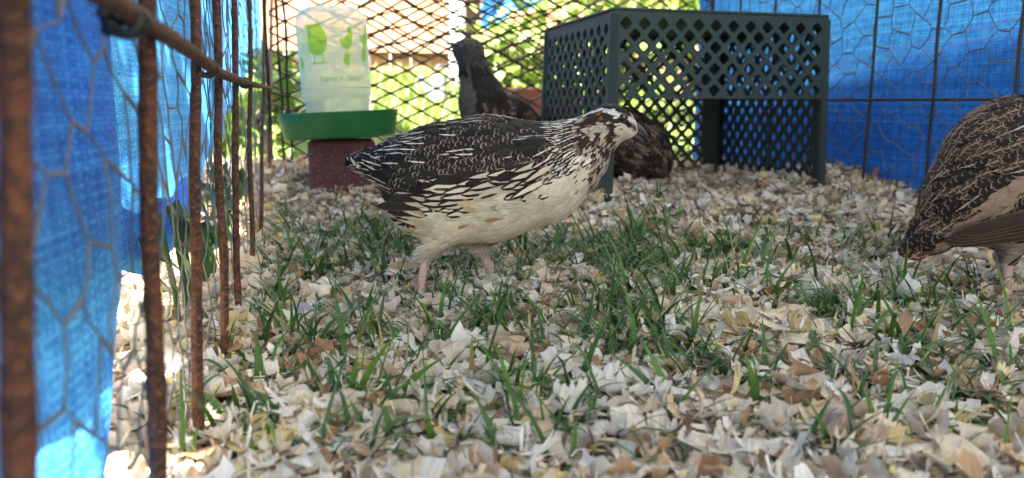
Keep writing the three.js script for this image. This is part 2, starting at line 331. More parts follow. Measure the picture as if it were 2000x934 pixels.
// ---------------------------------------------------------------- blue sheets and the cover above
function sheet(name, x0, nu, nv, f, mat, label, cat) { const mb = new MB(); mb.grid(nu, nv, f); return tag(mb.build(name, mat), label, cat); }
const wr = (a, b, s) => n2(a * 4 + s, b * 2.5) * 0.006 + n2(a * 14 + s, b * 6) * 0.002 + n2(a * 40, b * 12 + s) * 0.0006;
{
  // far sheet on the left; its lower edge climbs away from the camera
  const XT = -0.080, hem = (w) => { const t = [[0.1, 0.080], [0.30, 0.062], [0.40, 0.031], [0.62, 0.040], [0.78, 0.062], [1.0, 0.098], [1.62, 0.205], [2.2, 0.26]]; for (let k = 1; k < t.length; k++) if (w <= t[k][0]) return lerp(t[k - 1][1], t[k][1], (w - t[k - 1][0]) / (t[k][0] - t[k - 1][0])); return 0.26; };
  const g = base('blue_tarp');
  tag(g, 'long blue woven sheet hanging outside the left bars, glowing in the sun', 'tarp');
  const sh = new MB();
  sh.grid(170, 40, (i, j) => { const w = lerp(-0.5, 2.0, i / 170), h = hem(w), y = lerp(h, 0.46, j / 40), sag = 0.010 * (1 - j / 40); return [XT + wr(w, y, 1) - sag * 0.4, y, -w, w, y]; });
  sh.build('cloth', M.tarp, g);
  const hm = new MB();   // the doubled hem
  hm.grid(60, 6, (i, j) => { const w = lerp(0.12, 0.56, i / 60), h = hem(w), y = h - 0.003 + j / 6 * (0.032 + 0.004 * n2(w * 9, 1)); return [XT + 0.0035 + wr(w, y, 1) * 0.9, y, -w, w, y]; });
  hm.build('hem', M.tarp, g);
  // near flap
  const XF = -0.053, edge = (y) => lerp(0.207, 0.245, smooth(y, 0.0, 0.11)) + n2(y * 20, 3) * 0.002;
  sheet('tarp_flap', 0, 60, 60, (i, j) => { const y = lerp(-0.008, 0.44, j / 60), w = lerp(-0.45, edge(y), i / 60); return [XF + wr(w * 1.5, y, 9) * 0.7, y, -w, w, y]; }, M.tarp, 'blurred blue sheet flap hanging to the ground behind the nearest bar', 'tarp');
}
{
  // right: one sheet, and a second one lapped over its lower half outside
  const XS = XR + 0.026, g = base('blue_tarp');
  tag(g, 'blue woven sheet covering the right side of the cage behind netting', 'tarp');
  const sh = new MB();
  sh.grid(110, 50, (i, j) => { const w = lerp(-0.4, 0.99, i / 110), y = lerp(-0.01, 0.46, j / 50); return [XS + wr(w, y, 21) * 1.3 - 0.002, y, -w, w, y]; });
  sh.build('cloth', M.tarp, g);
  const A = atX(1615, 158, XS), B = atX(1990, 62, XS), ed = (w) => lerp(A.y, B.y, (w + A.z) / (-B.z + A.z));
  const lap = new MB();
  lap.grid(90, 40, (i, j) => { const w = lerp(-0.2, 0.99, i / 90), y = lerp(-0.01, Math.max(0.02, ed(w) + 0.003 * n2(w * 18, 2)), j / 40); return [XS + 0.009 + wr(w, y, 21) * 1.3, y, -w, w, y]; });
  lap.build('lapped_layer', M.tarp, g);
  // pale stitched seams along the lap
  for (const off of [0.001, 0.0105]) { const sm = new MB(); sm.grid(90, 1, (i, j) => { const w = lerp(0.3, 0.80, i / 90), y = ed(w) + off + 0.003 * n2(w * 18, 2) + j * 0.0022; return [XS - 0.004 + wr(w, y, 21) * 1.3, y, -w, w, y]; }); sm.build('seam', M.seam, g); }
  const bk = new MB();   // the end of the sheet wraps round the back corner
  bk.grid(8, 40, (i, j) => { const x = lerp(XR - 0.012, XS, i / 8), y = lerp(-0.01, 0.46, j / 40); return [x, y, -WB - 0.016 - 0.03 * Math.sin(i / 8 * 1.5) + wr(x * 3, y, 5), x, y]; });
  bk.build('wrapped_end', M.tarp, g);
}
{
  const mb = new MB();
  mb.grid(30, 50, (i, j) => { const x = lerp(-0.16, 0.64, i / 30), w = lerp(-0.50, 1.02, j / 50); return [x, 0.455 + 0.012 * n2(x * 3, w * 3), -w, x, w]; });
  tag(mb.build('cage_cover', M.cover), 'pale translucent sheet laid over the top of the cage', 'cage cover');
}

// ---------------------------------------------------------------- garden behind the cage
const fence = tag(base('board_fence'), 'sunlit wooden board fence across the garden behind the cage', 'fence');
{
  const W = 3.6, R = rng(31), geos = [];
  for (let k = 0; k < 3; k++) geos.push(new RoundedBoxGeometry(0.088, 1.75, 0.018, 2, 0.003));
  for (const gq of geos) { const uv = gq.attributes.uv, p = gq.attributes.position, off = R(); for (let i = 0; i < uv.count; i++) uv.setXY(i, p.getX(i) + off, p.getY(i) + off * 3); }
  const tones = [0.9, 1.05, 1.2].map((k) => std({ map: boardTex, color: rgb(k, k * 0.98, k * 0.96), roughness: 0.85 }));
  for (let k = 0; k < 62; k++) { const b = mesh('board', geos[k % 3], tones[Math.floor(R() * 3)], fence); b.position.set(-2.4 + k * 0.092, 1.0 + (R() - 0.5) * 0.02, -W + (R() - 0.5) * 0.006); b.rotation.z = (R() - 0.5) * 0.008; }
  for (const y of [0.385, 1.45]) { const r = mesh('rail', new RoundedBoxGeometry(5.8, 0.075, 0.038, 2, 0.004), M.boardPale, fence); r.position.set(0.4, y, -W + 0.030); }
  for (let k = 0; k < 3; k++) { const r = mesh('fence_post', new RoundedBoxGeometry(0.09, 1.9, 0.09, 2, 0.006), M.boardPale, fence); r.position.set(-1.2 + k * 1.9, 1.0, -W - 0.06); }
}
{
  // pale post, dark post and blue sheet seen through the netting
  const post = (name, x0, x1, w, h, mat, label) => { const a = atW(x0, 100, w), b = atW(x1, 100, w), g = new RoundedBoxGeometry(b.x - a.x, h, 0.07, 2, 0.006), m = mesh(name, g, mat); m.position.set((a.x + b.x) / 2, h / 2, -w); return tag(m, label, 'post'); };
  post('garden_post', 880, 905, 2.9, 1.6, M.paint, 'pale grey garden post behind the small quail');
  post('garden_post', 909, 936, 3.0, 1.6, M.bark, 'dark brown garden post beside the blue sheet');
  const mb = new MB();
  mb.grid(24, 24, (i, j) => { const s = i / 24, t = j / 24, top = atW(lerp(940, 1075, s), -60, 2.6), bot = atW(lerp(934, 1070, s), lerp(62, 2, s) + 6 * Math.sin(s * 9), 2.6), p = top.lerp(bot, t); return [p.x, p.y, p.z + 0.03 * Math.sin(s * 14 + t * 2) + 0.02 * n2(s * 4, t * 4), p.x, p.y]; });
  tag(mb.build('blue_sheet', M.tarp), 'small blue sheet hung up in the garden beyond the netting', 'sheet');
  // grey watering can on the grass
  const c = base('watering_can', atW(858, 205, 2.5)); c.position.y = lawnHeight(c.position.x, 2.5);
  tag(c, 'dull grey watering can on the grass beyond the netting', 'watering can');
  const s = 2.6 / LENS, top = atW(858, 128, 2.5).y - c.position.y;
  mesh('body', new THREE.LatheGeometry([[0.0, 0], [0.026, 0], [0.028, 0.01], [0.024, top * 0.75], [0.018, top * 0.8], [0.016, top * 0.8], [0.016, top * 0.6]].map(([x, y]) => new THREE.Vector2(x, y)), 20), std({ color: rgb(0.12, 0.13, 0.16), roughness: 0.6 }), c);
  const hd = new MB(); hd.tube(new THREE.CatmullRomCurve3([V(0.02, top * 0.3, 0), V(0.045, top * 0.55, 0), V(0.035, top * 0.95, 0), V(0, top, 0), V(-0.015, top * 0.8, 0)]).getPoints(20), 0.005, 6); hd.build('handle', M.black, c);
  const sp = new MB(); sp.tube([V(-0.02, top * 0.25, 0), V(-0.05, top * 0.6, 0), V(-0.06, top * 0.8, 0)], (t) => 0.008 - 0.003 * t, 8); sp.build('spout', std({ color: rgb(0.12, 0.14, 0.3), roughness: 0.6 }), c);
  const br = mesh('garden_brick', new RoundedBoxGeometry(0.11, 0.05, 0.06, 2, 0.004), M.terracotta), bp = atW(1030, 176, 1.12); br.position.set(bp.x + 0.02, bp.y - 0.022, bp.z); br.rotation.y = 0.2;
  tag(br, 'red brick on the stack outside the netting behind the small quail', 'brick');
  const b2 = mesh('garden_brick', new RoundedBoxGeometry(0.12, 0.065, 0.07, 2, 0.004), M.terracotta); b2.position.set(bp.x + 0.02, bp.y - 0.022 - 0.025 - 0.033, bp.z); b2.rotation.y = 0.05; tag(b2, 'red brick under the other one outside the netting', 'brick');
  const b3 = mesh('garden_brick', new RoundedBoxGeometry(0.12, 0.10, 0.075, 2, 0.004), M.terracotta); b3.position.set(bp.x + 0.02, bp.y - 0.022 - 0.025 - 0.066 - 0.05, bp.z); tag(b3, 'lowest red brick of the stack outside the netting', 'brick');
}
// grass of the lawn
function blade(mb, R, p, yaw, len, wid, lean, bend, color, segs = 5, fold = 0.35) {
  const dir = V(Math.cos(yaw), 0, Math.sin(yaw)), side = V(-dir.z, 0, dir.x), o = mb.n, pt = p.clone();
  let a = lean;
  for (let k = 0; k <= segs; k++) {
    const t = k / segs, w = wid / 2 * (t < 0.25 ? 0.7 + 1.2 * t : Math.pow(1 - (t - 0.25) / 0.75, 0.75)) + 0.00008, f = w * fold;
    const c = color;
    mb.v(pt.x + side.x * w, pt.y + f, pt.z + side.z * w, 0, t, c); mb.v(pt.x, pt.y, pt.z, 0.5, t, c); mb.v(pt.x - side.x * w, pt.y + f, pt.z - side.z * w, 1, t, c);
    pt.addScaledVector(dir, Math.sin(a) * len / segs); pt.y += Math.cos(a) * len / segs; a += bend / segs;
  }
  for (let k = 0; k < segs; k++) for (const s of [0, 1]) { const q0 = o + k * 3 + s; mb.quad(q0, q0 + 1, q0 + 4, q0 + 3); }
}
{
  const R = rng(41), tuft = new MB();
  for (let k = 0; k < 9; k++) blade(tuft, R, V((R() - 0.5) * 0.05, 0, (R() - 0.5) * 0.05), R() * tau, 0.06 + R() * 0.05, 0.006, R() * 0.5, 0.4 + R(), [1, 1, 1], 3);
  const N = 9000, inst = new THREE.InstancedMesh(tuft.geo(), phy({ color: rgb(1, 1, 1), vertexColors: false, roughness: 0.5, transmission: 0.4, thickness: 0 }), N), m = new THREE.Matrix4();
  for (let k = 0; k < N; k++) {
    let x, w; do { x = -1.6 + R() * 3.4; w = 0.5 + R() * 3.1; } while (w < 1.06 && x > -0.15);
    const s = (0.7 + R() * 0.6) * (0.75 + 0.5 * smooth(w, 1.5, 3.4));
    m.makeRotationY(R() * tau).scale(V(s, s, s)).setPosition(x, lawnHeight(x, w) - 0.012, -w); inst.setMatrixAt(k, m);
    const t = R(), y = R(); inst.setColorAt(k, rgb(lerp(0.10, 0.18, t), lerp(0.18, 0.245, t), lerp(0.018, 0.032, y)));
  }
  inst.name = 'lawn_grass'; inst.castShadow = inst.receiveShadow = true; scene.add(tag(inst, 'bright sunlit lawn grass behind the cage', 'grass', null, 'stuff'));
}
// shrubs beyond the netting: twigs, and leaves through the volume of the crown
function leafGeo(mb, p, dir, up, len, wid, color) {
  const side = V().crossVectors(dir, up).normalize(), nn = V().crossVectors(side, dir).normalize(), o = mb.n, prof = [0.1, 0.8, 1, 0.65, 0.03];
  prof.forEach((w, k) => { const t = k / 4, c = p.clone().addScaledVector(dir, len * t).addScaledVector(nn, -len * 0.25 * t * t); for (const s of [-1, 0, 1]) { const v = c.clone().addScaledVector(side, s * w * wid / 2).addScaledVector(nn, Math.abs(s) * wid * 0.12); mb.v(v.x, v.y, v.z, s, t, color); } });
  for (let k = 0; k < 4; k++) for (const s of [0, 1]) { const q0 = o + k * 3 + s; mb.quad(q0, q0 + 1, q0 + 4, q0 + 3); }
}
function shrub(name, x, w, h, rad0, count, seed, mat, label) {
  const R = rng(seed), g = base(name, V(x, lawnHeight(x, w) - 0.01, -w)); tag(g, label, 'shrub');
  const tw = new MB(), lf = new MB();
  for (let k = 0; k < 14; k++) {
    const a = R() * tau, end = V(Math.cos(a) * rad0 * (0.4 + 0.6 * R()), h * (0.5 + 0.5 * R()), Math.sin(a) * rad0 * (0.4 + 0.6 * R())), mid = end.clone().multiplyScalar(0.5).add(V(0, h * 0.12, 0)), c = new THREE.CatmullRomCurve3([V((R() - 0.5) * 0.03, 0, (R() - 0.5) * 0.03), mid, end]);
    tw.tube(c.getPoints(8), (t) => lerp(0.006, 0.0015, t), 5);
    for (let i = 0; i < count / 14; i++) {
      const t = 0.25 + 0.75 * Math.pow(R(), 0.7), p = c.getPoint(t).add(V(R() - 0.5, R() - 0.5, R() - 0.5).multiplyScalar(0.14)), d = V(R() - 0.5, R() - 0.35, R() - 0.5).normalize();
      leafGeo(lf, p, d, V(R() - 0.5, 1, R() - 0.5).normalize(), 0.035 + R() * 0.035, 0.018 + R() * 0.016);
    }
  }
  tag(lf.build('crown', mat, g), 0, 0, 0, 'stuff'); tw.build('twigs', M.bark, g);
  return g;
}
shrub('shrub', atW(1010, 150, 2.3).x, 2.3, 0.36, 0.13, 300, 51, M.limeLeaf, 'lime green sunlit shrub between the small quail and the crate');
shrub('shrub', atW(1180, 150, 2.0).x, 2.0, 0.50, 0.20, 380, 52, M.limeLeaf, 'lime green sunlit shrub seen through the left of the crate');
shrub('shrub', atW(1330, 150, 2.4).x, 2.4, 0.55, 0.20, 380, 53, M.limeLeaf, 'lime green sunlit shrub seen through the middle of the crate');
shrub('shrub', atW(545, 190, 1.9).x, 1.9, 0.16, 0.12, 260, 54, M.limeLeaf, 'lime green sunlit shrub beyond the left back corner');
shrub('shrub', atW(470, 230, 1.35).x, 1.35, 0.16, 0.10, 240, 55, M.limeLeaf, 'low lime green plant under the rising edge of the left sheet');
// a small tree left of the cage, out of the picture: its leaves dapple the sun on the left sheet
{
  const R = rng(66), g = base('small_tree', V(-0.62, 0, 0.15)); tag(g, 'small leafy tree beside the cage on the left, dappling the blue sheet', 'tree');
  const tw = new MB(), lf = new MB();
  tw.tube(wobbly(V(0, -0.02, 0), V(0.02, 0.95, 0), 12, 0.01, 3), (t) => 0.02 - 0.012 * t, 8);
  for (let k = 0; k < 22; k++) {
    const c = V((R() - 0.5) * 0.30, 0.74 + R() * 0.40, (R() - 0.62) * 1.2); tw.tube([V(0.01, 0.55 + R() * 0.2, 0), c.clone().multiplyScalar(0.6).setY(c.y - 0.08), c], (t) => 0.007 - 0.005 * t, 5);
    for (let i = 0; i < 62; i++) leafGeo(lf, c.clone().add(V(R() - 0.5, R() - 0.5, R() - 0.5).multiplyScalar(0.2)), V(R() - 0.5, R() - 0.5, R() - 0.5).normalize(), V(R() - 0.5, 1, R() - 0.5).normalize(), 0.04 + R() * 0.03, 0.025 + R() * 0.015);
  }
  tw.build('trunk', M.bark, g); tag(lf.build('crown', M.leaf, g), 0, 0, 0, 'stuff');
}
// leafy weed squeezed between the left bars and the sheet
{
  const R = rng(61), c = atX(390, 470, -0.062); const g = base('leafy_weed', V(-0.062, 0, c.z)); tag(g, 'dark green broad leaved weed pressed against the left netting', 'weed');
  for (let k = 0; k < 60; k++) {
    const dz = (R() - 0.35) * 0.42, y = 0.008 + R() * 0.060 * (1 - Math.abs(dz) * 1.6), mb = new MB(), d = V(0.35 + (R() - 0.5) * 0.5, 0.2 + R() * 0.8, R() - 0.5).normalize();
    leafGeo(mb, V((R() - 0.5) * 0.018, y, -dz), V(d.x * 0.5, d.y, d.z * 1.6).normalize(), V(1, 0.7, R() - 0.5).normalize(), 0.012 + R() * 0.013, 0.009 + R() * 0.008);
    mb.build('leaf', M.leaf, g);
  }
  for (let k = 0; k < 6; k++) { const st = new MB(), z = -(R() - 0.35) * 0.40; st.tube([V(0, -0.01, z * 0.7), V(0.004, 0.03, z), V(0.002, 0.065, z * 1.1)], 0.0013, 5); st.build('stem', M.leaf, g); }
}

// ---------------------------------------------------------------- waterer on a brick
{
  const c = atD(664, 245, 0.80), s = 0.80 / LENS, gy = ground(c.x, -c.z);
  const yTop = atD(664, 22, 0.80).y, yRim = atD(664, 219, 0.80).y, yLow = atD(664, 268, 0.80).y;
  const root = base('poultry_waterer', V(c.x, yLow, c.z), -YAW * rad); tag(root, 'clear plastic poultry waterer jar with green chick print in a green dish', 'waterer');
  root.rotation.z = 0.045;
  const H = yRim - yLow, r1 = 232 / 2 * s, r0 = 212 / 2 * s, J = yTop - yRim;
  const lathe = (pts, n = 56) => new THREE.LatheGeometry(pts.map(([x, y]) => new THREE.Vector2(x, y)), n);
  mesh('dish', lathe([[0, 0.0015], [r0 - 0.004, 0.0], [r0, 0.002], [r1 - 0.001, H - 0.001], [r1, H], [r1 - 0.0012, H + 0.0006], [r1 - 0.003, H], [r0 - 0.003, 0.005], [0.02, 0.004], [0, 0.004]]), M.tray, root);
  // print: one chick, one hen, small chicks, two words
  const cv = document.createElement('canvas'); cv.width = 2048; cv.height = 1024; const k = cv.getContext('2d');
  k.fillStyle = '#f3f2dc'; k.fillRect(0, 0, 2048, 1024);
  const G = '#a6d64a';
  const chick = (x, y, w, dir = 1) => {   // y: the feet; w: body width
    k.save(); k.translate(x, y); k.scale(dir * w / 100, w / 100); k.fillStyle = G; k.strokeStyle = G; k.lineWidth = 5;
    k.beginPath(); k.moveTo(-66, -172); k.lineTo(-46, -190); k.bezierCurveTo(-40, -224, 10, -226, 18, -190); k.bezierCurveTo(24, -168, 52, -150, 52, -105); k.bezierCurveTo(52, -60, 28, -38, 0, -38); k.bezierCurveTo(-34, -38, -50, -66, -48, -100); k.bezierCurveTo(-48, -130, -42, -140, -46, -160); k.closePath(); k.fill();
    for (const lx of [-18, 26]) { k.beginPath(); k.moveTo(lx, -42); k.lineTo(lx, -6); k.moveTo(lx - 24, 0); k.lineTo(lx, -8); k.lineTo(lx + 24, -2); k.moveTo(lx, -8); k.lineTo(lx - 2, 6); k.stroke(); }
    k.restore();
  };
  const hen = (x, y, w) => {
    k.save(); k.translate(x, y); k.scale(w / 100, w / 100); k.fillStyle = G; k.strokeStyle = G; k.lineWidth = 5;
    k.beginPath(); k.moveTo(-52, -104); k.bezierCurveTo(-30, -96, 0, -104, 10, -130); k.bezierCurveTo(8, -160, 12, -178, 30, -178); k.bezierCurveTo(48, -176, 46, -150, 48, -130); k.bezierCurveTo(52, -80, 30, -34, 2, -32); k.bezierCurveTo(-22, -34, -46, -70, -52, -104); k.fill();
    for (const lx of [-4, 16]) { k.beginPath(); k.moveTo(lx, -36); k.lineTo(lx, -6); k.moveTo(lx - 18, 2); k.lineTo(lx, -8); k.lineTo(lx + 16, 0); k.stroke(); }
    k.restore();
  };
  const CX = 1024;   // the canvas runs once round the jar; its middle faces the camera
  const px = 2048 / (tau * 69 * s) * s;   // canvas pixels per pixel of the photograph, round the jar
  const top = 60, yC = (y) => (y - top) / (180 - top) * 1024, wy = 1024 / (180 - top);
  k.save(); k.scale(1, wy / px);
  const Y = (y) => (y - top) * px, X = (x) => CX + Math.asin(clamp((x - 659) / 70, -1, 1)) * 70 * px;
  chick(X(643), Y(131), 40 * px); hen(X(698), Y(116), 28 * px); chick(X(606), Y(143), 13 * px); chick(X(697), Y(140), 13 * px, -1); chick(X(724), Y(135), 16 * px, -1); chick(X(592), Y(128), 18 * px);
  for (const b of [-1, 1]) { chick(CX + b * 640, Y(131), 40 * px); hen(CX + b * 420, Y(112), 30 * px); }
  k.fillStyle = '#a9c88b'; k.font = 'bold ' + Math.round(12.5 * px) + 'px serif'; k.textAlign = 'center'; k.fillText('Farm Babies\u2122', X(688), Y(163));
  k.restore();
  const tex = new THREE.CanvasTexture(cv); tex.colorSpace = THREE.SRGBColorSpace; tex.wrapS = THREE.RepeatWrapping; tex.offset.x = 0.5;
  const clear = { transmission: 0.72, roughness: 0.72, thickness: 0, specularIntensity: 0.9 };
  const yy = (y) => H + (219 - y) * s;
  const body = lathe([[60.5, 180], [65, 172], [66.5, 168], [66.5, 60]].reverse().slice(0, 1).concat([[65, 180]]).map(([x, y]) => [x * s, yy(y)]).reverse(), 72);
  mesh('jar', body, phy({ map: tex, ...clear }), root);
  const plain = phy({ color: rgb(0.86, 0.85, 0.72), ...clear });
  mesh('jar_top', lathe([[66.5, 60], [66.3, 50], [64.5, 42], [60, 34], [53, 28], [46, 25], [38, 24], [30, 28], [0, 30]].map(([x, y]) => [x * s, yy(y)]), 56), phy({ color: rgb(0.90, 0.89, 0.78), transmission: 0.65, roughness: 0.5, thickness: 0 }), root);
  mesh('jar_neck', lathe([[65, 180], [65.6, 186], [64.5, 190], [61.5, 194], [60.5, 198], [61.8, 200], [60.5, 202], [61.8, 206], [60.5, 208], [60.5, 262]].map(([x, y]) => [x * s, yy(y)]), 56), plain, root);
  const seam = new THREE.TorusGeometry(65.4 * s, 0.0006, 6, 60); seam.rotateX(Math.PI / 2); seam.translate(0, yy(174), 0); mesh('jar_rib', seam, plain, root);
  // what it stands on
  const bh = yLow - gy + 0.02, bg = new RoundedBoxGeometry(0.066, bh, 0.064, 3, 0.004);
  { const p = bg.attributes.position, uv = bg.attributes.uv; for (let i = 0; i < uv.count; i++) uv.setXY(i, p.getX(i) + p.getZ(i), p.getY(i)); }
  const bc = atD(668, 310, 0.80), br = mesh('brick', bg, M.brick); br.position.set(bc.x, yLow - 0.002 - bh / 2, bc.z); br.rotation.y = -YAW * rad + 0.22;
  tag(br, 'maroon brick holding the green dish of the waterer', 'brick');
}

// ---------------------------------------------------------------- green lattice crate
{
  const fl = atW(1190, 380, 0.632), top = atW(1195, 20, 0.632).y, fr = atW(1596, 380, 0.632), x0 = fl.x, x1 = fr.x, w0 = 0.632, w1 = 0.822, Wd = x1 - x0, D = w1 - w0, y0 = Math.min(ground(x0, w0), ground(x1, w0)) - 0.024, Ht = top - y0;
  const root = base('lattice_crate', V(x0, y0, -w0)); tag(root, 'dark green plastic lattice crate standing upside down with an open front', 'crate');
  const T = 0.0026, pitch = 0.0176, hole = 0.0063;
  function panel(w, h, bandX, bandT, bandB) {   // a moulded plate with diamond holes
    const s = new THREE.Shape(); s.moveTo(0, 0); s.lineTo(w, 0); s.lineTo(w, h); s.lineTo(0, h); s.closePath();
    const iw = w - 2 * bandX - 2 * hole - 0.002, ih = h - bandT - bandB - 2 * hole - 0.002, nx = Math.round(iw / pitch) + 1, ny = Math.round(ih / (pitch / 2)) + 1, sx = iw / (nx - 1), sy = ih / (ny - 1), ox = bandX + hole + 0.001, oy = bandB + hole + 0.001;
    for (let j = 0; j < ny; j++) for (let i = 0; i < nx - (j & 1 ? 1 : 0); i++) {
      const cx = ox + i * sx + (j & 1 ? sx / 2 : 0), cy = oy + j * sy, hp = new THREE.Path(), r = hole, c = 0.28;
      const P = [[cx + r, cy], [cx, cy + r], [cx - r, cy], [cx, cy - r]];
      for (let k = 0; k < 4; k++) { const a = P[k], b = P[(k + 1) % 4], z = P[(k + 3) % 4], e = [lerp(a[0], z[0], c), lerp(a[1], z[1], c)], f = [lerp(a[0], b[0], c), lerp(a[1], b[1], c)]; k ? hp.lineTo(...e) : hp.moveTo(...e); hp.quadraticCurveTo(a[0], a[1], f[0], f[1]); }
      hp.closePath(); s.holes.push(hp);
    }
    const g = new THREE.ExtrudeGeometry(s, { depth: T, bevelEnabled: false, curveSegments: 3 });
    return g;
  }
  const band = 0.006, apron = (Ht - 0.012) * 0.42;
  const flare = (g) => { const p = g.attributes.position; for (let i = 0; i < p.count; i++) { const k = 1 + 0.045 * (1 - p.getY(i) / Ht); p.setX(i, Wd / 2 + (p.getX(i) - Wd / 2) * k); p.setZ(i, -D / 2 + (p.getZ(i) + D / 2) * k); } g.computeVertexNormals(); };
  const put = (name, g, f) => { f(g); flare(g); return mesh(name, g, M.crate, root); };
  put('front_apron', panel(Wd, apron, 0.005, 0.003, 0.0), (g) => g.translate(0, Ht - apron, -T));
  put('back_wall', panel(Wd, Ht, band, band, band), (g) => g.translate(0, 0, -D));
  put('side_wall', panel(D - 0.006, Ht - 0.001, band, band, band), (g) => { g.rotateY(Math.PI / 2); g.translate(0.0006, 0, -0.003); });
  put('side_wall', panel(D - 0.006, Ht - 0.001, 0.008, band, band), (g) => { g.rotateY(Math.PI / 2); g.translate(Wd - T - 0.0006, 0, -0.003); });
  put('top_panel', new RoundedBoxGeometry(Wd - 0.001, 0.003, D - 0.001, 2, 0.001), (g) => g.translate(Wd / 2, Ht - 0.0016, -D / 2));
  put('rim', new RoundedBoxGeometry(Wd + 0.0012, 0.003, D + 0.0012, 2, 0.0015), (g) => g.translate(Wd / 2, Ht + 0.0015, -D / 2));
  const pw = 0.0075;
  for (const [x, z, wx] of [[0, 0, pw], [Wd, 0, pw], [0, -D, pw], [Wd, -D, 0.025]]) put('corner_post', new RoundedBoxGeometry(wx, Ht - 0.002, pw, 2, 0.002), (g) => g.translate(x + (x ? -wx / 2 + 0.0018 : wx / 2 - 0.0018), Ht / 2, z + (z ? pw / 2 - 0.0015 : -pw / 2 + 0.0015)));
}
// ---------------------------------------------------------------- quails
// feather patterns, side by side in one texture: shaft streak, barred covert, flank, cream, speckled, plain dark, plain pale, brown streak
const featherTex = (() => {
  const W = 1024, H = 256, d = new Float32Array(W * H * 4), nz = createNoise2D(rng(90));
  for (let y = 0; y < H; y++) for (let x = 0; x < W; x++) {
    const k = Math.floor(x / 128), s = ((x % 128) / 127 * 2 - 1) / 0.92, a = Math.abs(s), t = y / (H - 1), barb = 0.88 + 0.12 * Math.sin((t * 60 - a * 22) * 2) * (0.5 + 0.5 * nz(x * 0.05, y * 0.05)), wob = nz(t * 5, k * 9) * 0.06, shaft = a < 0.035 ? 1 : 0;
    let c;
    const streak = (w0, w1) => smooth(-(a + wob), -w0, -w1);   // 1 inside the streak
    const arc = (pos, w) => Math.abs(t - pos + 0.14 * a * a + 0.05 * nz(s * 2.2 + k * 7, pos * 9)) < w ? 1 : 0;
    if (k === 0) { c = [0.013, 0.009, 0.008]; if (arc(0.5, 0.018) || arc(0.74, 0.018)) c = [0.20, 0.14, 0.10]; if (t > 0.12) c = mix3(c, [0.64, 0.57, 0.50], streak(0.22 * (1 - 0.5 * t), 0.12 * (1 - 0.5 * t))); if (a > 0.93) c = [0.16, 0.11, 0.08]; }
    else if (k === 1) { c = mix3([0.013, 0.010, 0.009], [0.028, 0.021, 0.018], 0.5 + 0.5 * nz(s * 3, t * 5)); if ((arc(0.52, 0.013) && s > -0.2) || (arc(0.72, 0.013) && s < 0.1) || (arc(0.90, 0.018) && s < 0.5)) c = [0.38, 0.30, 0.24]; if (a > 0.93 && t > 0.6) c = [0.25, 0.18, 0.14]; }
    else if (k === 2) { c = [0.022, 0.016, 0.014]; if (a > 0.5 && arc(0.5, 0.05)) c = [0.25, 0.13, 0.07]; if (t > 0.05) c = mix3(c, [0.66, 0.58, 0.48], streak(0.56 * Math.sin(Math.PI * Math.pow(t, 0.7)) + 0.02, 0.44 * Math.sin(Math.PI * Math.pow(t, 0.7)))); if (a > 0.90) c = mix3([0.32, 0.20, 0.12], [0.6, 0.5, 0.4], t); }
    else if (k === 3) c = mix3([0.54, 0.455, 0.345], [0.64, 0.56, 0.445], clamp(0.5 + nz(s * 2, t * 3), 0, 1));
    else if (k === 4) { c = [0.58, 0.49, 0.40]; if (Math.hypot((s - 0.1) * 1.5, (t - 0.66) * 1.7) < 0.42 + wob) c = [0.060, 0.032, 0.020]; }
    else if (k === 5) { c = mix3([0.016, 0.013, 0.012], [0.030, 0.024, 0.022], 0.5 + 0.5 * nz(s * 2, t * 6)); if (a > 0.94) c = [0.13, 0.10, 0.08]; if (shaft) c = [0.02, 0.015, 0.014]; }
    else if (k === 6) c = [0.9, 0.9, 0.9];
    else { c = mix3([0.050, 0.034, 0.024], [0.085, 0.058, 0.040], 0.5 + 0.5 * nz(s * 3, t * 5)); if (arc(0.4, 0.018) || arc(0.66, 0.02) || arc(0.88, 0.02)) c = [0.36, 0.25, 0.17]; if (t > 0.1) c = mix3(c, [0.46, 0.37, 0.29], streak(0.13, 0.06)); }
    const o = (y * W + x) * 4; d[o] = c[0] * barb; d[o + 1] = c[1] * barb; d[o + 2] = c[2] * barb; d[o + 3] = 1;
  }
  const t = new THREE.DataTexture(d, W, H, THREE.RGBAFormat, THREE.FloatType); t.magFilter = THREE.LinearFilter; t.needsUpdate = true; return t;
})();
M.feather = phy({ map: featherTex, vertexColors: true, roughness: 0.7, specularIntensity: 0.4 });
M.skin = std({ vertexColors: true, roughness: 0.6 });
M.beak = std({ color: rgb(0.070, 0.060, 0.057), roughness: 0.5 });
M.beakBrown = std({ color: rgb(0.055, 0.040, 0.034), roughness: 0.5 });
M.eye = phy({ color: rgb(0.010, 0.007, 0.006), roughness: 0.08, clearcoat: 1 });

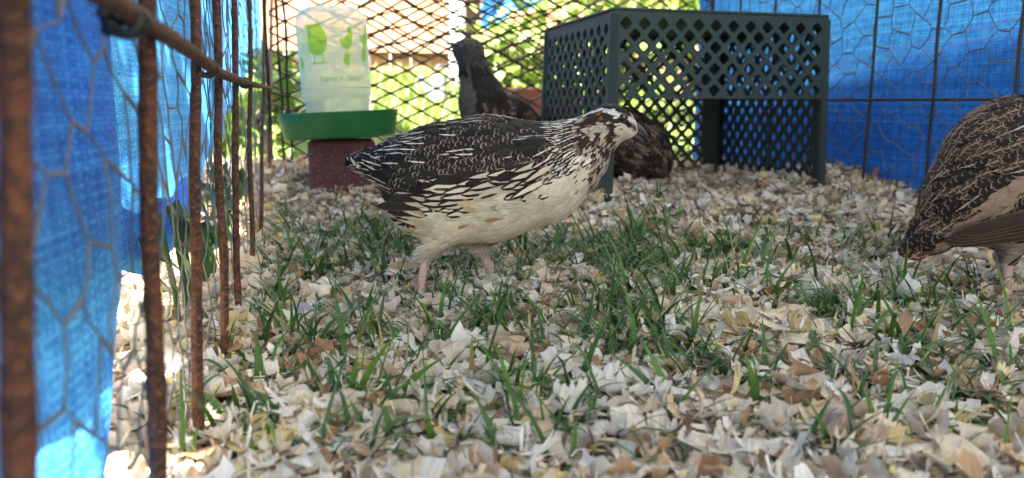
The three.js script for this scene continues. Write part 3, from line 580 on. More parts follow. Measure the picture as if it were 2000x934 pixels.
function field(bones, k) {   // smooth union of tapered capsules; negative inside
  return (x, y, z) => {
    let d = 1;
    for (const b of bones) {
      const ax = b.a[0], ay = b.a[1], az = b.a[2], bx = b.b[0] - ax, by = b.b[1] - ay, bz = b.b[2] - az, q = b.s ?? 1, pz = az + (z - az) / q;
      const px = x - ax, py = y - ay, qz = pz - az, h = clamp((px * bx + py * by + qz * bz) / (bx * bx + by * by + bz * bz + 1e-12), 0, 1);
      const e = (Math.hypot(px - bx * h, py - by * h, qz - bz * h) - (b.ra + (b.rb - b.ra) * h)) * (q < 1 ? 0.5 + 0.5 * q : 1);
      const m = Math.max(k - Math.abs(d - e), 0) / k; d = Math.min(d, e) - m * m * k * 0.25;
    }
    return d;
  };
}
function marched(f, lo, hi, cell, color) {
  const size = Math.max(hi[0] - lo[0], hi[1] - lo[1], hi[2] - lo[2]), N = Math.ceil(size / cell) + 6, mc = new MarchingCubes(N, new THREE.MeshStandardMaterial(), false, false, 160000), half = N / 2;
  const c = [0, 1, 2].map((i) => (lo[i] + hi[i]) / 2), at = (i, k) => c[k] + (i - half) * cell;
  for (let z = 0; z < N; z++) for (let y = 0; y < N; y++) for (let x = 0; x < N; x++) {
    const X = at(x, 0), Y = at(y, 1), Z = at(z, 2);
    mc.field[x + y * N + z * N * N] = (X < lo[0] - cell || X > hi[0] + cell || Y < lo[1] - cell || Y > hi[1] + cell || Z < lo[2] - cell || Z > hi[2] + cell) ? -1 : -f(X, Y, Z);
  }
  mc.isolation = 0; mc.update();
  const n = mc.count, p = new Float32Array(n * 3);
  for (let i = 0; i < n; i++) for (let k = 0; k < 3; k++) p[i * 3 + k] = c[k] + mc.positionArray[i * 3 + k] * half * cell;
  let g = new THREE.BufferGeometry(); g.setAttribute('position', new THREE.BufferAttribute(p, 3)); g = mergeVertices(g, 1e-6); g.computeVertexNormals();
  const P = g.attributes.position, col = new Float32Array(P.count * 3), Nn = g.attributes.normal;
  // make sure that normals look outwards
  let s = 0; for (let i = 0; i < P.count; i += 7) { const x = P.getX(i), y = P.getY(i), z = P.getZ(i); s += f(x + Nn.getX(i) * cell, y + Nn.getY(i) * cell, z + Nn.getZ(i) * cell) > f(x, y, z) ? 1 : -1; }
  if (s < 0) { const ix = g.index.array; for (let i = 0; i < ix.length; i += 3) { const t = ix[i]; ix[i] = ix[i + 1]; ix[i + 1] = t; } g.computeVertexNormals(); }
  for (let i = 0; i < P.count; i++) color(P.getX(i), P.getY(i), P.getZ(i)).forEach((v, k) => { col[i * 3 + k] = v; });
  g.setAttribute('color', new THREE.BufferAttribute(col, 3));
  return g;
}
function gradient(f, p, out) { const e = 0.0008, x = p.x, y = p.y, z = p.z, d = f(x, y, z); return out.set(f(x + e, y, z) - d, f(x, y + e, z) - d, f(x, y, z + e) - d).normalize(); }
const ROWS = [[0, 0.5], [0.3, 0.92], [0.62, 1], [0.86, 0.72], [1, 0.16]];
function feather(mb, f, p0, n0, dir, s, R, tint) {   // s: type, len, wid, lift
  const o = mb.n, p = p0.clone(), n = n0.clone(), d = dir.clone(), side = V(), pt = V();
  let last = 0;
  ROWS.forEach(([t, w], r) => {
    if (r) { p.addScaledVector(d, (t - last) * s.len); last = t; if (f) { gradient(f, p, n); const q = f(p.x, p.y, p.z); if (q < 0.004 || !s.free) p.addScaledVector(n, -clamp(q, -0.004, s.free ? 0 : 0.004)); d.addScaledVector(n, -d.dot(n)).normalize(); } }
    side.crossVectors(n, d).normalize();
    const up = s.lift * s.len * t - 0.0002 + (s.off ?? 0);
    for (const k of [-1, 0, 1]) {
      pt.copy(p).addScaledVector(side, k * w * s.wid / 2).addScaledVector(n, up + (k ? 0 : s.wid * 0.10));
      mb.v(pt.x, pt.y, pt.z, (s.type + 0.5 + k * 0.46 * Math.max(w, 0.3)) / 8, 0.02 + t * 0.96, tint);
    }
  });
  for (let r = 0; r < 4; r++) for (const k of [0, 1]) { const a = o + r * 3 + k; mb.quad(a, a + 1, a + 4, a + 3); }
}
function quail(o) {
  const foot = o.at ?? atD(o.foot[0], o.foot[1], o.d);
  foot.y = ground(foot.x, -foot.z) + (o.rise ?? 0.005);
  const depth = foot.clone().setY(foot.y + 0.05).sub(camera.position).dot(AZ) * -1, s = depth / LENS / (o.shrink ?? 1.012), dir = o.flip ?? 1;
  const root = base('quail', foot, (dir > 0 ? 0 : Math.PI) - YAW * rad + (o.turn ?? 0)); tag(root, o.label, 'quail');
  const L = ([x, y, z = 0]) => [dir * (x - o.foot[0]) * s, (o.foot[1] - y) * s, z * s], px = (x, y) => [o.foot[0] + dir * x / s, o.foot[1] - y / s];
  const R = rng(o.seed), bones = [];
  for (const [a, b, sz] of o.bones) bones.push({ a: L(a), b: L(b), ra: a[3] * s, rb: b[3] * s, s: sz ?? 0.82 });
  const f = field(bones, (o.blend ?? 14) * s), lo = [9, 9, 9], hi = [-9, -9, -9];
  for (const b of bones) for (const [p, r] of [[b.a, b.ra], [b.b, b.rb]]) for (let k = 0; k < 3; k++) { lo[k] = Math.min(lo[k], p[k] - r - 0.010); hi[k] = Math.max(hi[k], p[k] + r + 0.010); }
  const under = (x, y, z) => { const [u, v] = px(x, y); const c = o.skin(u, v, z / s); return c; };
  const parts = [marched(f, lo, hi, o.cell ?? 0.0018, under)];
  // legs and toes, on a finer grid of their own
  for (const leg of o.legs) {
    const lb = [], P = leg.map(L), z0 = P[0][2];
    for (let k = 0; k < leg.length - 1; k++) lb.push({ a: P[k], b: P[k + 1], ra: leg[k][3] * s, rb: leg[k + 1][3] * s });
    const a = P[P.length - 1], r = leg[leg.length - 1][3] * s;
    for (const [ang, len] of [[-0.42, 0.019], [0.02, 0.024], [0.48, 0.019], [2.9, 0.008]]) {
      const e = [a[0] + Math.cos(ang) * len * 0.55, a[1] + 0.0012, a[2] + Math.sin(ang) * len * 0.55], g = [a[0] + Math.cos(ang) * len, a[1] - 0.0016, a[2] + Math.sin(ang) * len];
      lb.push({ a, b: e, ra: r * 0.75, rb: r * 0.55 }, { a: e, b: g, ra: r * 0.55, rb: r * 0.28 });
    }
    const l2 = [9, 9, 9], h2 = [-9, -9, -9]; for (const b of lb) for (const p of [b.a, b.b]) for (let k = 0; k < 3; k++) { l2[k] = Math.min(l2[k], p[k] - 0.005); h2[k] = Math.max(h2[k], p[k] + 0.005); }
    const lf = field(lb, 0.0025), pink = o.legColor ?? [0.56, 0.36, 0.33];
    parts.push(marched(lf, l2, h2, o.legCell ?? 0.0010, (x, y, z) => { const k = 0.88 + 0.12 * Math.sin(y * 3800) * (n3(x * 500, y * 500, z * 500) > -0.2 ? 1 : 0.3); return [pink[0] * k, pink[1] * k, pink[2] * k]; }));
  }
  mesh('body', mergeGeometries(parts.map((g) => { const n = g.index ? g : g; return n; })), M.skin, root);
  // plumage
  const bodyG = parts[0], P = bodyG.attributes.position, IX = bodyG.index.array, cum = [], A = V(), B = V(), C = V(), N = V(), D = V();
  let tot = 0; for (let i = 0; i < IX.length; i += 3) { A.fromBufferAttribute(P, IX[i]); B.fromBufferAttribute(P, IX[i + 1]); C.fromBufferAttribute(P, IX[i + 2]); tot += B.sub(A).cross(C.sub(A)).length() / 2; cum.push(tot); }
  const mb = new MB(), cells = new Map(), CELL = 0.005, key = (a, b, c) => (a * 4099 + b) * 4099 + c;
  const flow = (p, out) => { let X = 0, Y = 0, Z = 0; for (const b of bones) { if (b.a[2] !== 0) continue; const vx = b.b[0] - b.a[0], vy = b.b[1] - b.a[1], l = Math.hypot(vx, vy) || 1, h = clamp(((p.x - b.a[0]) * vx + (p.y - b.a[1]) * vy) / (l * l), 0, 1), e = Math.hypot(p.x - b.a[0] - vx * h, p.y - b.a[1] - vy * h) / (b.ra + (b.rb - b.ra) * h), w = Math.exp(-e * 6), sg = vx > 0 ? -1 : 1; X += w * sg * vx / l; Y += w * sg * vy / l; } return out.set(X, Y, Z).normalize(); };
  for (let k = 0; k < (o.tries ?? 60000); k++) {
    const r = R() * tot; let i0 = 0, i1 = cum.length - 1; while (i0 < i1) { const m = (i0 + i1) >> 1; if (cum[m] < r) i0 = m + 1; else i1 = m; }
    let u = R(), v = R(); if (u + v > 1) { u = 1 - u; v = 1 - v; }
    A.fromBufferAttribute(P, IX[i0 * 3]); B.fromBufferAttribute(P, IX[i0 * 3 + 1]).sub(A); C.fromBufferAttribute(P, IX[i0 * 3 + 2]).sub(A);
    const p = A.clone().addScaledVector(B, u).addScaledVector(C, v), [ux, uy] = px(p.x, p.y), sp = o.spec(ux, uy, p.z / s, R);
    if (!sp) continue;
    const ca = Math.floor(p.x / CELL), cb = Math.floor(p.y / CELL), cc = Math.floor(p.z / CELL); let bad = false;
    for (let a = -1; a <= 1 && !bad; a++) for (let b = -1; b <= 1 && !bad; b++) for (let c = -1; c <= 1 && !bad; c++) for (const q of cells.get(key(ca + a, cb + b, cc + c)) ?? []) if (q.p.distanceTo(p) < Math.min(q.g, sp.gap)) { bad = true; break; }
    if (bad) continue;
    const kk = key(ca, cb, cc); if (!cells.has(kk)) cells.set(kk, []); cells.get(kk).push({ p, g: sp.gap });
    gradient(f, p, N); flow(p, D); if (sp.drop) D.y -= sp.drop; D.x += (R() - 0.5) * 0.22; D.y += (R() - 0.5) * 0.22; D.z += (R() - 0.5) * 0.2; D.addScaledVector(N, -D.dot(N)).normalize();
    const m = 0.85 + R() * 0.3, t = sp.tint ?? [1, 1, 1], len = sp.len * (0.85 + R() * 0.3);
    feather(mb, sp.stiff ? null : f, p, N, sp.stiff ? D.clone().addScaledVector(N, sp.stiff).normalize() : D, { ...sp, len, lift: sp.lift ?? 0.09 }, R, [t[0] * m, t[1] * m, t[2] * m]);
  }
  tag(mb.build('plumage', M.feather, root), 0, 0, 0, 'stuff');
  // long feathers of the wing tips and the tail: [from, to, width, type, tint]
  for (const [name, a, b, w, type, tint, up] of o.quills ?? []) {
    const q = new MB(), p = V(...L(a)), e = V(...L(b)), d = e.clone().sub(p), len = d.length(); d.normalize();
    const n = V(0, up === 1 ? 1 : 0, Math.sign(a[2]) || (up === 1 ? 0 : 1)); n.addScaledVector(d, -n.dot(d)).normalize();
    const sag = n.clone(), NR = 9, side = V().crossVectors(n, d).normalize();
    for (let r = 0; r <= NR; r++) { const t = r / NR, ww = (t < 0.2 ? 0.5 + 2.2 * t : t < 0.8 ? 0.94 + 0.06 * Math.sin(t * 3) : Math.sqrt(Math.max(0, 1 - Math.pow((t - 0.8) / 0.2, 2))) * 0.97 + 0.02) * w * s / 2, c = p.clone().addScaledVector(d, len * t).addScaledVector(n, Math.sin(t * 2.6) * len * 0.05); for (const k of [-1, 0, 1]) { const v = c.clone().addScaledVector(side, k * ww).addScaledVector(n, k ? -ww * 0.22 : 0); q.v(v.x, v.y, v.z, (type + 0.5 + k * 0.46) / 8, 0.02 + t * 0.96, tint ?? [1, 1, 1]); } }
    for (let r = 0; r < NR; r++) for (const k of [0, 1]) { const i = r * 3 + k; q.quad(i, i + 1, i + 4, i + 3); }
    q.build(name, M.feather, root);
  }
  if (o.eye) for (const z of [1, -1]) {
    const c = L([o.eye[0], o.eye[1], 0]), r = o.eye[2] * s; let z1 = 0; while (f(c[0], c[1], z1 * z) < 0 && z1 < 0.05) z1 += 0.0004;
    const e = mesh('eye', new THREE.SphereGeometry(r, 20, 14), M.eye, root); e.position.set(c[0], c[1], z * (z1 - r * 0.05));
    const lid = new THREE.TorusGeometry(r * 1.06, r * 0.2, 6, 20), l = mesh('eyelid', lid, o.lid ?? M.beakBrown, root); l.position.set(c[0], c[1], z * (z1 + r * 0.2));
  }
  for (const [name, pts, flat, mat] of o.beak ?? []) { const q = new MB(), c = new THREE.CatmullRomCurve3(pts.map((p) => V(...L(p)))); q.tube(c.getPoints(16), (t) => { const k = t * (pts.length - 1), i = Math.min(pts.length - 2, Math.floor(k)); return lerp(pts[i][3], pts[i + 1][3], k - i) * s; }, 12, undefined, true, flat); q.build(name, mat ?? M.beak, root); }
  return root;
}
const near = (x, y, line) => { let m = 1e9; for (let k = 0; k < line.length - 1; k++) { const [ax, ay] = line[k], bx = line[k + 1][0] - ax, by = line[k + 1][1] - ay, h = clamp(((x - ax) * bx + (y - ay) * by) / (bx * bx + by * by), 0, 1); m = Math.min(m, Math.hypot(x - ax - bx * h, y - ay - by * h)); } return m; };
const along = (t, x) => { if (x <= t[0][0]) return t[0][1]; for (let k = 1; k < t.length; k++) if (x <= t[k][0]) return lerp(t[k - 1][1], t[k][1], (x - t[k - 1][0]) / (t[k][0] - t[k - 1][0])); return t[t.length - 1][1]; };
{
  const WING = [[735, 335], [765, 372], [800, 428], [840, 392], [880, 352], [1000, 322], [1100, 300], [1150, 268]];
  const PALE = [0.44, 0.36, 0.30], DARK = [0.030, 0.017, 0.012], BLACK = [0.012, 0.009, 0.009], CREAM = [0.58, 0.50, 0.40];
  const head = (x, y0, z) => { const y = y0 + 6;
    const sp = n3(x * 0.12, y * 0.12, z * 0.06), f2 = n3(x * 0.3, y * 0.3, z * 0.2);
    const brow = along([[1090, 246], [1121, 235], [1148, 221], [1167, 214], [1190, 211], [1207, 216], [1222, 218], [1240, 230]], x);
    if (y < brow - 2.5) return f2 > 0.62 ? [0.16, 0.11, 0.08] : Math.abs(z) < 2 ? [0.3, 0.25, 0.2] : BLACK;   // crown with its thin pale line
    if (near(x, y, [[1095, 246], [1121, 236], [1148, 221], [1167, 213], [1190, 210], [1207, 217], [1211, 226]]) < 3.8) return f2 > 0.7 ? DARK : [0.68, 0.63, 0.60];
    if (near(x, y, [[1120, 222], [1150, 206], [1185, 200], [1215, 206], [1240, 222]]) < 10) return f2 > 0.6 ? [0.2, 0.14, 0.1] : BLACK;
    if (near(x, y, [[1218, 236], [1232, 243], [1244, 252]]) < 4.0) return BLACK;
    if (near(x, y, [[1207, 240], [1203, 256], [1197, 272]]) < 4.5) return DARK;
    if (near(x, y, [[1160, 234], [1180, 224], [1203, 222], [1209, 232]]) < 10.5) return sp > 0.5 ? [0.18, 0.09, 0.05] : DARK;
    if (near(x, y, [[1164, 260], [1174, 242], [1184, 234]]) < 5) return PALE;
    if (near(x, y, [[1180, 244], [1192, 256], [1186, 268]]) < 7) return sp > 0.05 ? [0.16, 0.08, 0.045] : PALE;
    if (x > 1212 && y > 215) return sp > 0.62 ? [0.3, 0.2, 0.14] : [0.56, 0.47, 0.39];
    if (x > 1120 && y > 232) { const st = n3(x * 0.17 + y * 0.09, y * 0.06 - x * 0.05, z * 0.15) + (x < 1165 ? 0.34 : 0.12) - smooth(y, 262, 330) * 0.25; return st > 0.16 ? DARK : st > -0.02 ? [0.20, 0.11, 0.07] : PALE; }
    return f2 > 0.35 ? [0.40, 0.35, 0.31] : BLACK;
  };
  const spec = (x, y, z, R) => {
    const b = along(WING, x), d = y - b, flank = Math.abs(z) > 25;
    if (x > 1160 || (x > 1128 && y < 290)) { if ((x > 1238 && y > 232) || Math.hypot(x - 1219, y - 224) < 7.5) return null; const c = head(x, y, z); return { type: 6, len: 0.0046, wid: 0.0017, gap: 0.00115, lift: 0.08, tint: c }; }
    if (x > 1085 && y < 345 && d < 34) return d > 12 ? { type: R() < 0.42 ? 4 : 2, len: 0.0085, wid: 0.0038, gap: 0.0022 } : { type: R() < 0.35 ? 2 : 0, len: 0.0085, wid: 0.0032, gap: 0.0020 };
    if (x > 1135) return { type: R() < clamp(1.1 - (y - 300) / 55, 0, 0.75) ? 4 : 3, len: 0.0075, wid: 0.0034, gap: 0.0022 };
    if (x < 812 && d > -6) return y > 425 || R() < 0.3 ? { type: 6, len: 0.010, wid: 0.0024, gap: 0.0022, lift: 0.25, tint: [0.60, 0.54, 0.47], drop: 0.5 } : { type: R() < 0.6 ? 2 : 1, len: 0.012, wid: 0.005, gap: 0.0034 };
    if (d > 62) return y > 466 && R() < 0.75 ? { type: 6, len: 0.0058, wid: 0.0008, gap: 0.00095, lift: 0.25, drop: 0.35, stiff: 0.3, tint: [0.62, 0.54, 0.44] } : { type: 3, len: 0.012, wid: 0.0050, gap: 0.0030, lift: 0.05, tint: R() < 0.008 ? [0.6, 0.45, 0.34] : [1, 0.985, 0.95] };
    if (d > 34) return { type: R() < 0.30 ? 2 : 3, len: 0.014, wid: 0.0055, gap: 0.0034, lift: 0.07, tint: R() < 0.07 ? [0.88, 0.74, 0.58] : [1, 1, 1] };
    if (d > -10) { const r = R(), k = 0.8 + R() * 0.25; return { type: r < 0.13 ? 5 : r < 0.2 ? 4 : 2, len: 0.0165 + R() * 0.004, wid: 0.0054, gap: 0.0040, lift: 0.13, tint: r < 0.13 ? [0.7, 0.6, 0.55] : [k, k * 0.97, k * 0.93] }; }
    if (flank && d > -95 && x > 800 && x < 1060) { const r = R(), k = 0.55 + R() * 0.8; return { type: r < 0.14 ? 0 : r < 0.80 ? 1 : 5, len: 0.0125, wid: 0.0058, gap: 0.0036, lift: 0.1, tint: [k, k * 0.96, k * 0.95] }; }
    { const r = R(); return { type: r < 0.60 ? 0 : r < 0.75 ? 1 : 5, len: x < 830 ? 0.019 : 0.016, wid: 0.0054, gap: 0.0040, lift: 0.10, tint: r < 0.75 ? [1, 1, 1] : [0.6, 0.55, 0.55] }; }
  };
  const skin = (x, y, z) => { const d = y - along(WING, x); if (x > 1128) return head(x, y, z); return d > 20 ? CREAM : [0.03, 0.022, 0.02]; };
  quail({
    label: 'speckled white bellied quail walking across the shavings in the middle', foot: [890, 583], d: 0.43, seed: 101, cell: 0.0016, rise: 0.0022, shrink: 1.022, tries: 120000,
    bones: [
      [[872, 356, 0, 119], [960, 346, 0, 120]], [[960, 346, 0, 120], [1060, 334, 0, 98]], [[1060, 334, 0, 98], [1122, 302, 0, 73]], [[1122, 302, 0, 73], [1166, 262, 0, 43], 0.85], [[1166, 262, 0, 43], [1197, 238, 0, 37], 0.86], [[1197, 238, 0, 37], [1222, 241, 0, 24], 0.85], [[1222, 241, 0, 24], [1238, 247, 0, 13], 0.85],
      [[872, 352, 0, 117], [792, 322, 0, 60], 0.85], [[792, 324, 0, 60], [722, 312, 0, 19], 1.3], [[722, 313, 0, 20], [690, 311, 0, 8], 1.5],
      [[1055, 300, 68, 38], [870, 352, 74, 36], 0.7], [[870, 352, 74, 36], [800, 392, 52, 14], 0.7], [[1055, 300, -68, 38], [870, 352, -74, 36], 0.7], [[870, 352, -74, 36], [800, 392, -52, 14], 0.7],
      [[878, 425, 40, 44], [840, 482, 44, 15], 1], [[958, 425, -40, 44], [946, 486, -42, 18], 1],
    ],
    legs: [[[852, 462, 44, 12], [836, 492, 44, 9], [823, 560, 46, 8], [820, 578, 46, 7]], [[950, 462, -42, 13], [945, 500, -42, 11], [966, 558, -42, 8], [968, 576, -42, 7]]],
    skin, spec, eye: [1219, 224, 7.0],
    beak: [['upper_beak', [[1232, 236, 0, 12], [1248, 241, 0, 9.5], [1262, 250, 0, 6.5], [1272, 261, 0, 1.6]], 0.72], ['lower_beak', [[1226, 255, 0, 8], [1244, 260, 0, 6], [1256, 265, 0, 3.4], [1264, 274, 0, 0.9]], 0.8, M.beakBrown]],
    quills: [
      ...[[372, 768, 374], [388, 745, 389], [398, 766, 401]].map(([y0, x1, y1], k) => ['primary_feather', [895, y0 - 4 + k * 3, 98 - k * 4], [x1, y1, 80 - k * 7], 17, 5, [1.1, 1.05, 1.05]]),
      ...[0, 1].map((k) => ['primary_feather', [862, 376 + k * 12, -84], [752, 382 + k * 10, -60], 27, 5]),
      ...[-2, -1, 0, 1, 2].map((k) => ['tail_feather', [780, 300 + Math.abs(k) * 10, k * 14], [676 + Math.abs(k) * 8, 309 + Math.abs(k) * 5, k * 9], 24, k % 2 ? 2 : 0, undefined, 1]),
      ...[-1, 1].map((k) => ['tail_feather', [790, 330, k * 18], [694, 323, k * 10], 22, 2, undefined, 0]),
    ],
  });
  const brown = (lo, hi) => (x, y, z) => { const t = clamp(0.5 + n3(x * 0.05, y * 0.05, z * 0.05), 0, 1); return mix3(lo, hi, t); };
  quail({
    label: 'brown quail cropped by the picture edge, its back and drooping tail in view', foot: [1955, 606], d: 0.425, shrink: 1.03, rise: 0.003, seed: 202, cell: 0.0019, tries: 90000, skin: brown([0.04, 0.028, 0.02], [0.09, 0.065, 0.045]),
    bones: [
      [[1962, 356, 0, 152], [2080, 342, 0, 150]], [[2080, 342, 0, 150], [2190, 320, 0, 105]], [[2190, 320, 0, 105], [2262, 262, 0, 58]], [[2262, 262, 0, 58], [2300, 228, 0, 46]], [[2300, 228, 0, 46], [2330, 234, 0, 28]],
      [[1962, 358, 0, 150], [1868, 408, 0, 90], 0.85], [[1868, 408, 0, 90], [1796, 472, 0, 36], 1], [[1796, 478, 0, 36], [1752, 508, 0, 11], 1.4],
      [[2080, 330, 84, 46], [1935, 400, 86, 44], 0.7], [[2080, 330, -84, 46], [1935, 400, -86, 44], 0.7], [[1940, 460, 38, 40], [1935, 518, 38, 15], 1], [[1990, 460, -40, 42], [1985, 518, -40, 15], 1],
    ],
    legs: [[[1945, 500, 36, 15], [1932, 528, 38, 11], [1937, 590, 38, 9], [1934, 602, 38, 8]], [[1985, 500, -40, 15], [1966, 528, -40, 11], [1988, 590, -40, 9], [1990, 602, -40, 8]]], legColor: [0.50, 0.33, 0.28],
    spec: (x, y, z, R) => {
      if (y > 468 && x > 1850) return { type: R() < 0.3 ? 2 : 6, len: 0.012, wid: 0.004, gap: 0.0032, tint: [0.26, 0.2, 0.16], lift: 0.1 };
      if (near(x, y, [[1820, 490], [1870, 420], [1920, 350]]) < 17 && z > 20) return { type: 6, len: 0.013, wid: 0.004, gap: 0.003, tint: [0.30, 0.21, 0.145] };
      const r = R();
      if (x > 1890 && y > 340) return { type: r < 0.75 ? 1 : 7, len: 0.013, wid: 0.0068, gap: 0.0042, tint: [0.85, 0.72, 0.62] };
      return { type: r < 0.55 ? 7 : r < 0.6 ? 0 : 1, len: 0.017, wid: 0.0062, gap: 0.0044, tint: [0.62, 0.54, 0.49] };
    },
    eye: [2316, 222, 6], beak: [['upper_beak', [[2340, 226, 0, 11], [2358, 234, 0, 8], [2372, 244, 0, 1.5]], 0.8], ['lower_beak', [[2338, 244, 0, 8], [2354, 246, 0, 5], [2366, 250, 0, 1]], 0.8]],
    quills: [
      ...[0, 1, 2, 3, 4].map((k) => ['primary_feather', [1985 + k * 6, 392 + k * 12, 136 - k * 5], [1808 - k * 8 + (k === 4 ? 26 : 0), 462 + k * 6, 78 - k * 7], 26, 5, [1.5, 1.15, 0.95]]),
      ...[-2, -1, 0, 1, 2].map((k) => ['tail_feather', [1830, 440 + Math.abs(k) * 6, k * 18], [1735 + Math.abs(k) * 6, 518 + Math.abs(k) * 4, k * 10], 30, 7, [0.9, 0.62, 0.5], 1]),
    ],
  });
  const slate = (x, y, z, R) => { const chest = x < 925 + (y - 150) * 0.15 && y > 135, r = R(); return y < 130 ? { type: 6, len: 0.005, wid: 0.002, gap: 0.0017, tint: R() < 0.3 ? [0.09, 0.075, 0.07] : [0.045, 0.036, 0.034] } : chest ? { type: r < 0.4 ? 4 : 6, len: 0.008, wid: 0.004, gap: 0.0028, tint: r < 0.4 ? [0.22, 0.21, 0.21] : [0.10, 0.09, 0.09] } : { type: r < 0.2 ? 7 : 5, len: 0.014, wid: 0.006, gap: 0.0044, tint: [0.7, 0.64, 0.63] }; };
  quail({
    label: 'small dark quail standing upright with raised head at the back netting', foot: [955, 336], d: 0.865, flip: -1, seed: 303, cell: 0.0022, legCell: 0.0014, tries: 30000, skin: brown([0.03, 0.027, 0.028], [0.06, 0.052, 0.05]),
    bones: [[[917, 108, 0, 26], [929, 150, 0, 28], 0.88], [[929, 150, 0, 28], [944, 200, 0, 45]], [[944, 200, 0, 45], [958, 255, 0, 50]], [[958, 250, 0, 50], [1005, 235, 0, 38]], [[1005, 235, 0, 38], [1066, 252, 0, 10]], [[917, 108, 0, 26], [900, 102, 0, 14], 0.85], [[945, 275, 18, 18], [945, 300, 18, 7], 1], [[965, 275, -18, 18], [965, 300, -18, 7], 1]],
    legs: [[[945, 292, 18, 6], [948, 306, 18, 5], [944, 326, 18, 4], [944, 333, 18, 4]], [[965, 292, -18, 6], [968, 306, -18, 5], [962, 326, -18, 4], [962, 333, -18, 4]]],
    spec: slate, eye: [904, 97, 3.0],
    beak: [['upper_beak', [[896, 97, 0, 8], [884, 91, 0, 5], [873, 91, 0, 1.4]], 0.8], ['lower_beak', [[897, 108, 0, 6], [886, 105, 0, 4], [876, 103, 0, 1]], 0.8]],
    quills: [...[0, 1, 2].map((k) => ['primary_feather', [985, 220 + k * 9, 34], [1050, 238 + k * 6, 18], 14, 5, [0.6, 0.6, 0.65]])],
  });
  quail({
    label: 'dark quail crouching inside the green lattice crate', foot: [1240, 350], d: 0.735, seed: 404, cell: 0.0024, legCell: 0.0016, tries: 26000, skin: brown([0.04, 0.03, 0.025], [0.07, 0.055, 0.045]),
    bones: [[[1215, 268, 0, 66], [1254, 284, 0, 54]], [[1254, 284, 0, 54], [1280, 304, 0, 34]], [[1280, 306, 0, 30], [1296, 326, 0, 13]], [[1215, 280, 0, 56], [1180, 262, 0, 30]], [[1180, 262, 0, 30], [1140, 258, 0, 10]], [[1225, 325, 18, 18], [1228, 340, 18, 7], 1], [[1250, 325, -18, 18], [1250, 340, -18, 7], 1]],
    legs: [[[1228, 330, 18, 6], [1228, 347, 18, 4]], [[1250, 330, -18, 6], [1252, 347, -18, 4]]],
    spec: (x, y, z, R) => ({ type: R() < 0.3 ? 7 : R() < 0.5 ? 1 : 5, len: 0.013, wid: 0.006, gap: 0.0046, tint: [0.8, 0.72, 0.7] }),
    eye: [1290, 320, 3], beak: [['upper_beak', [[1300, 330, 0, 5], [1308, 337, 0, 3], [1313, 344, 0, 1]], 0.8]],
  });
}
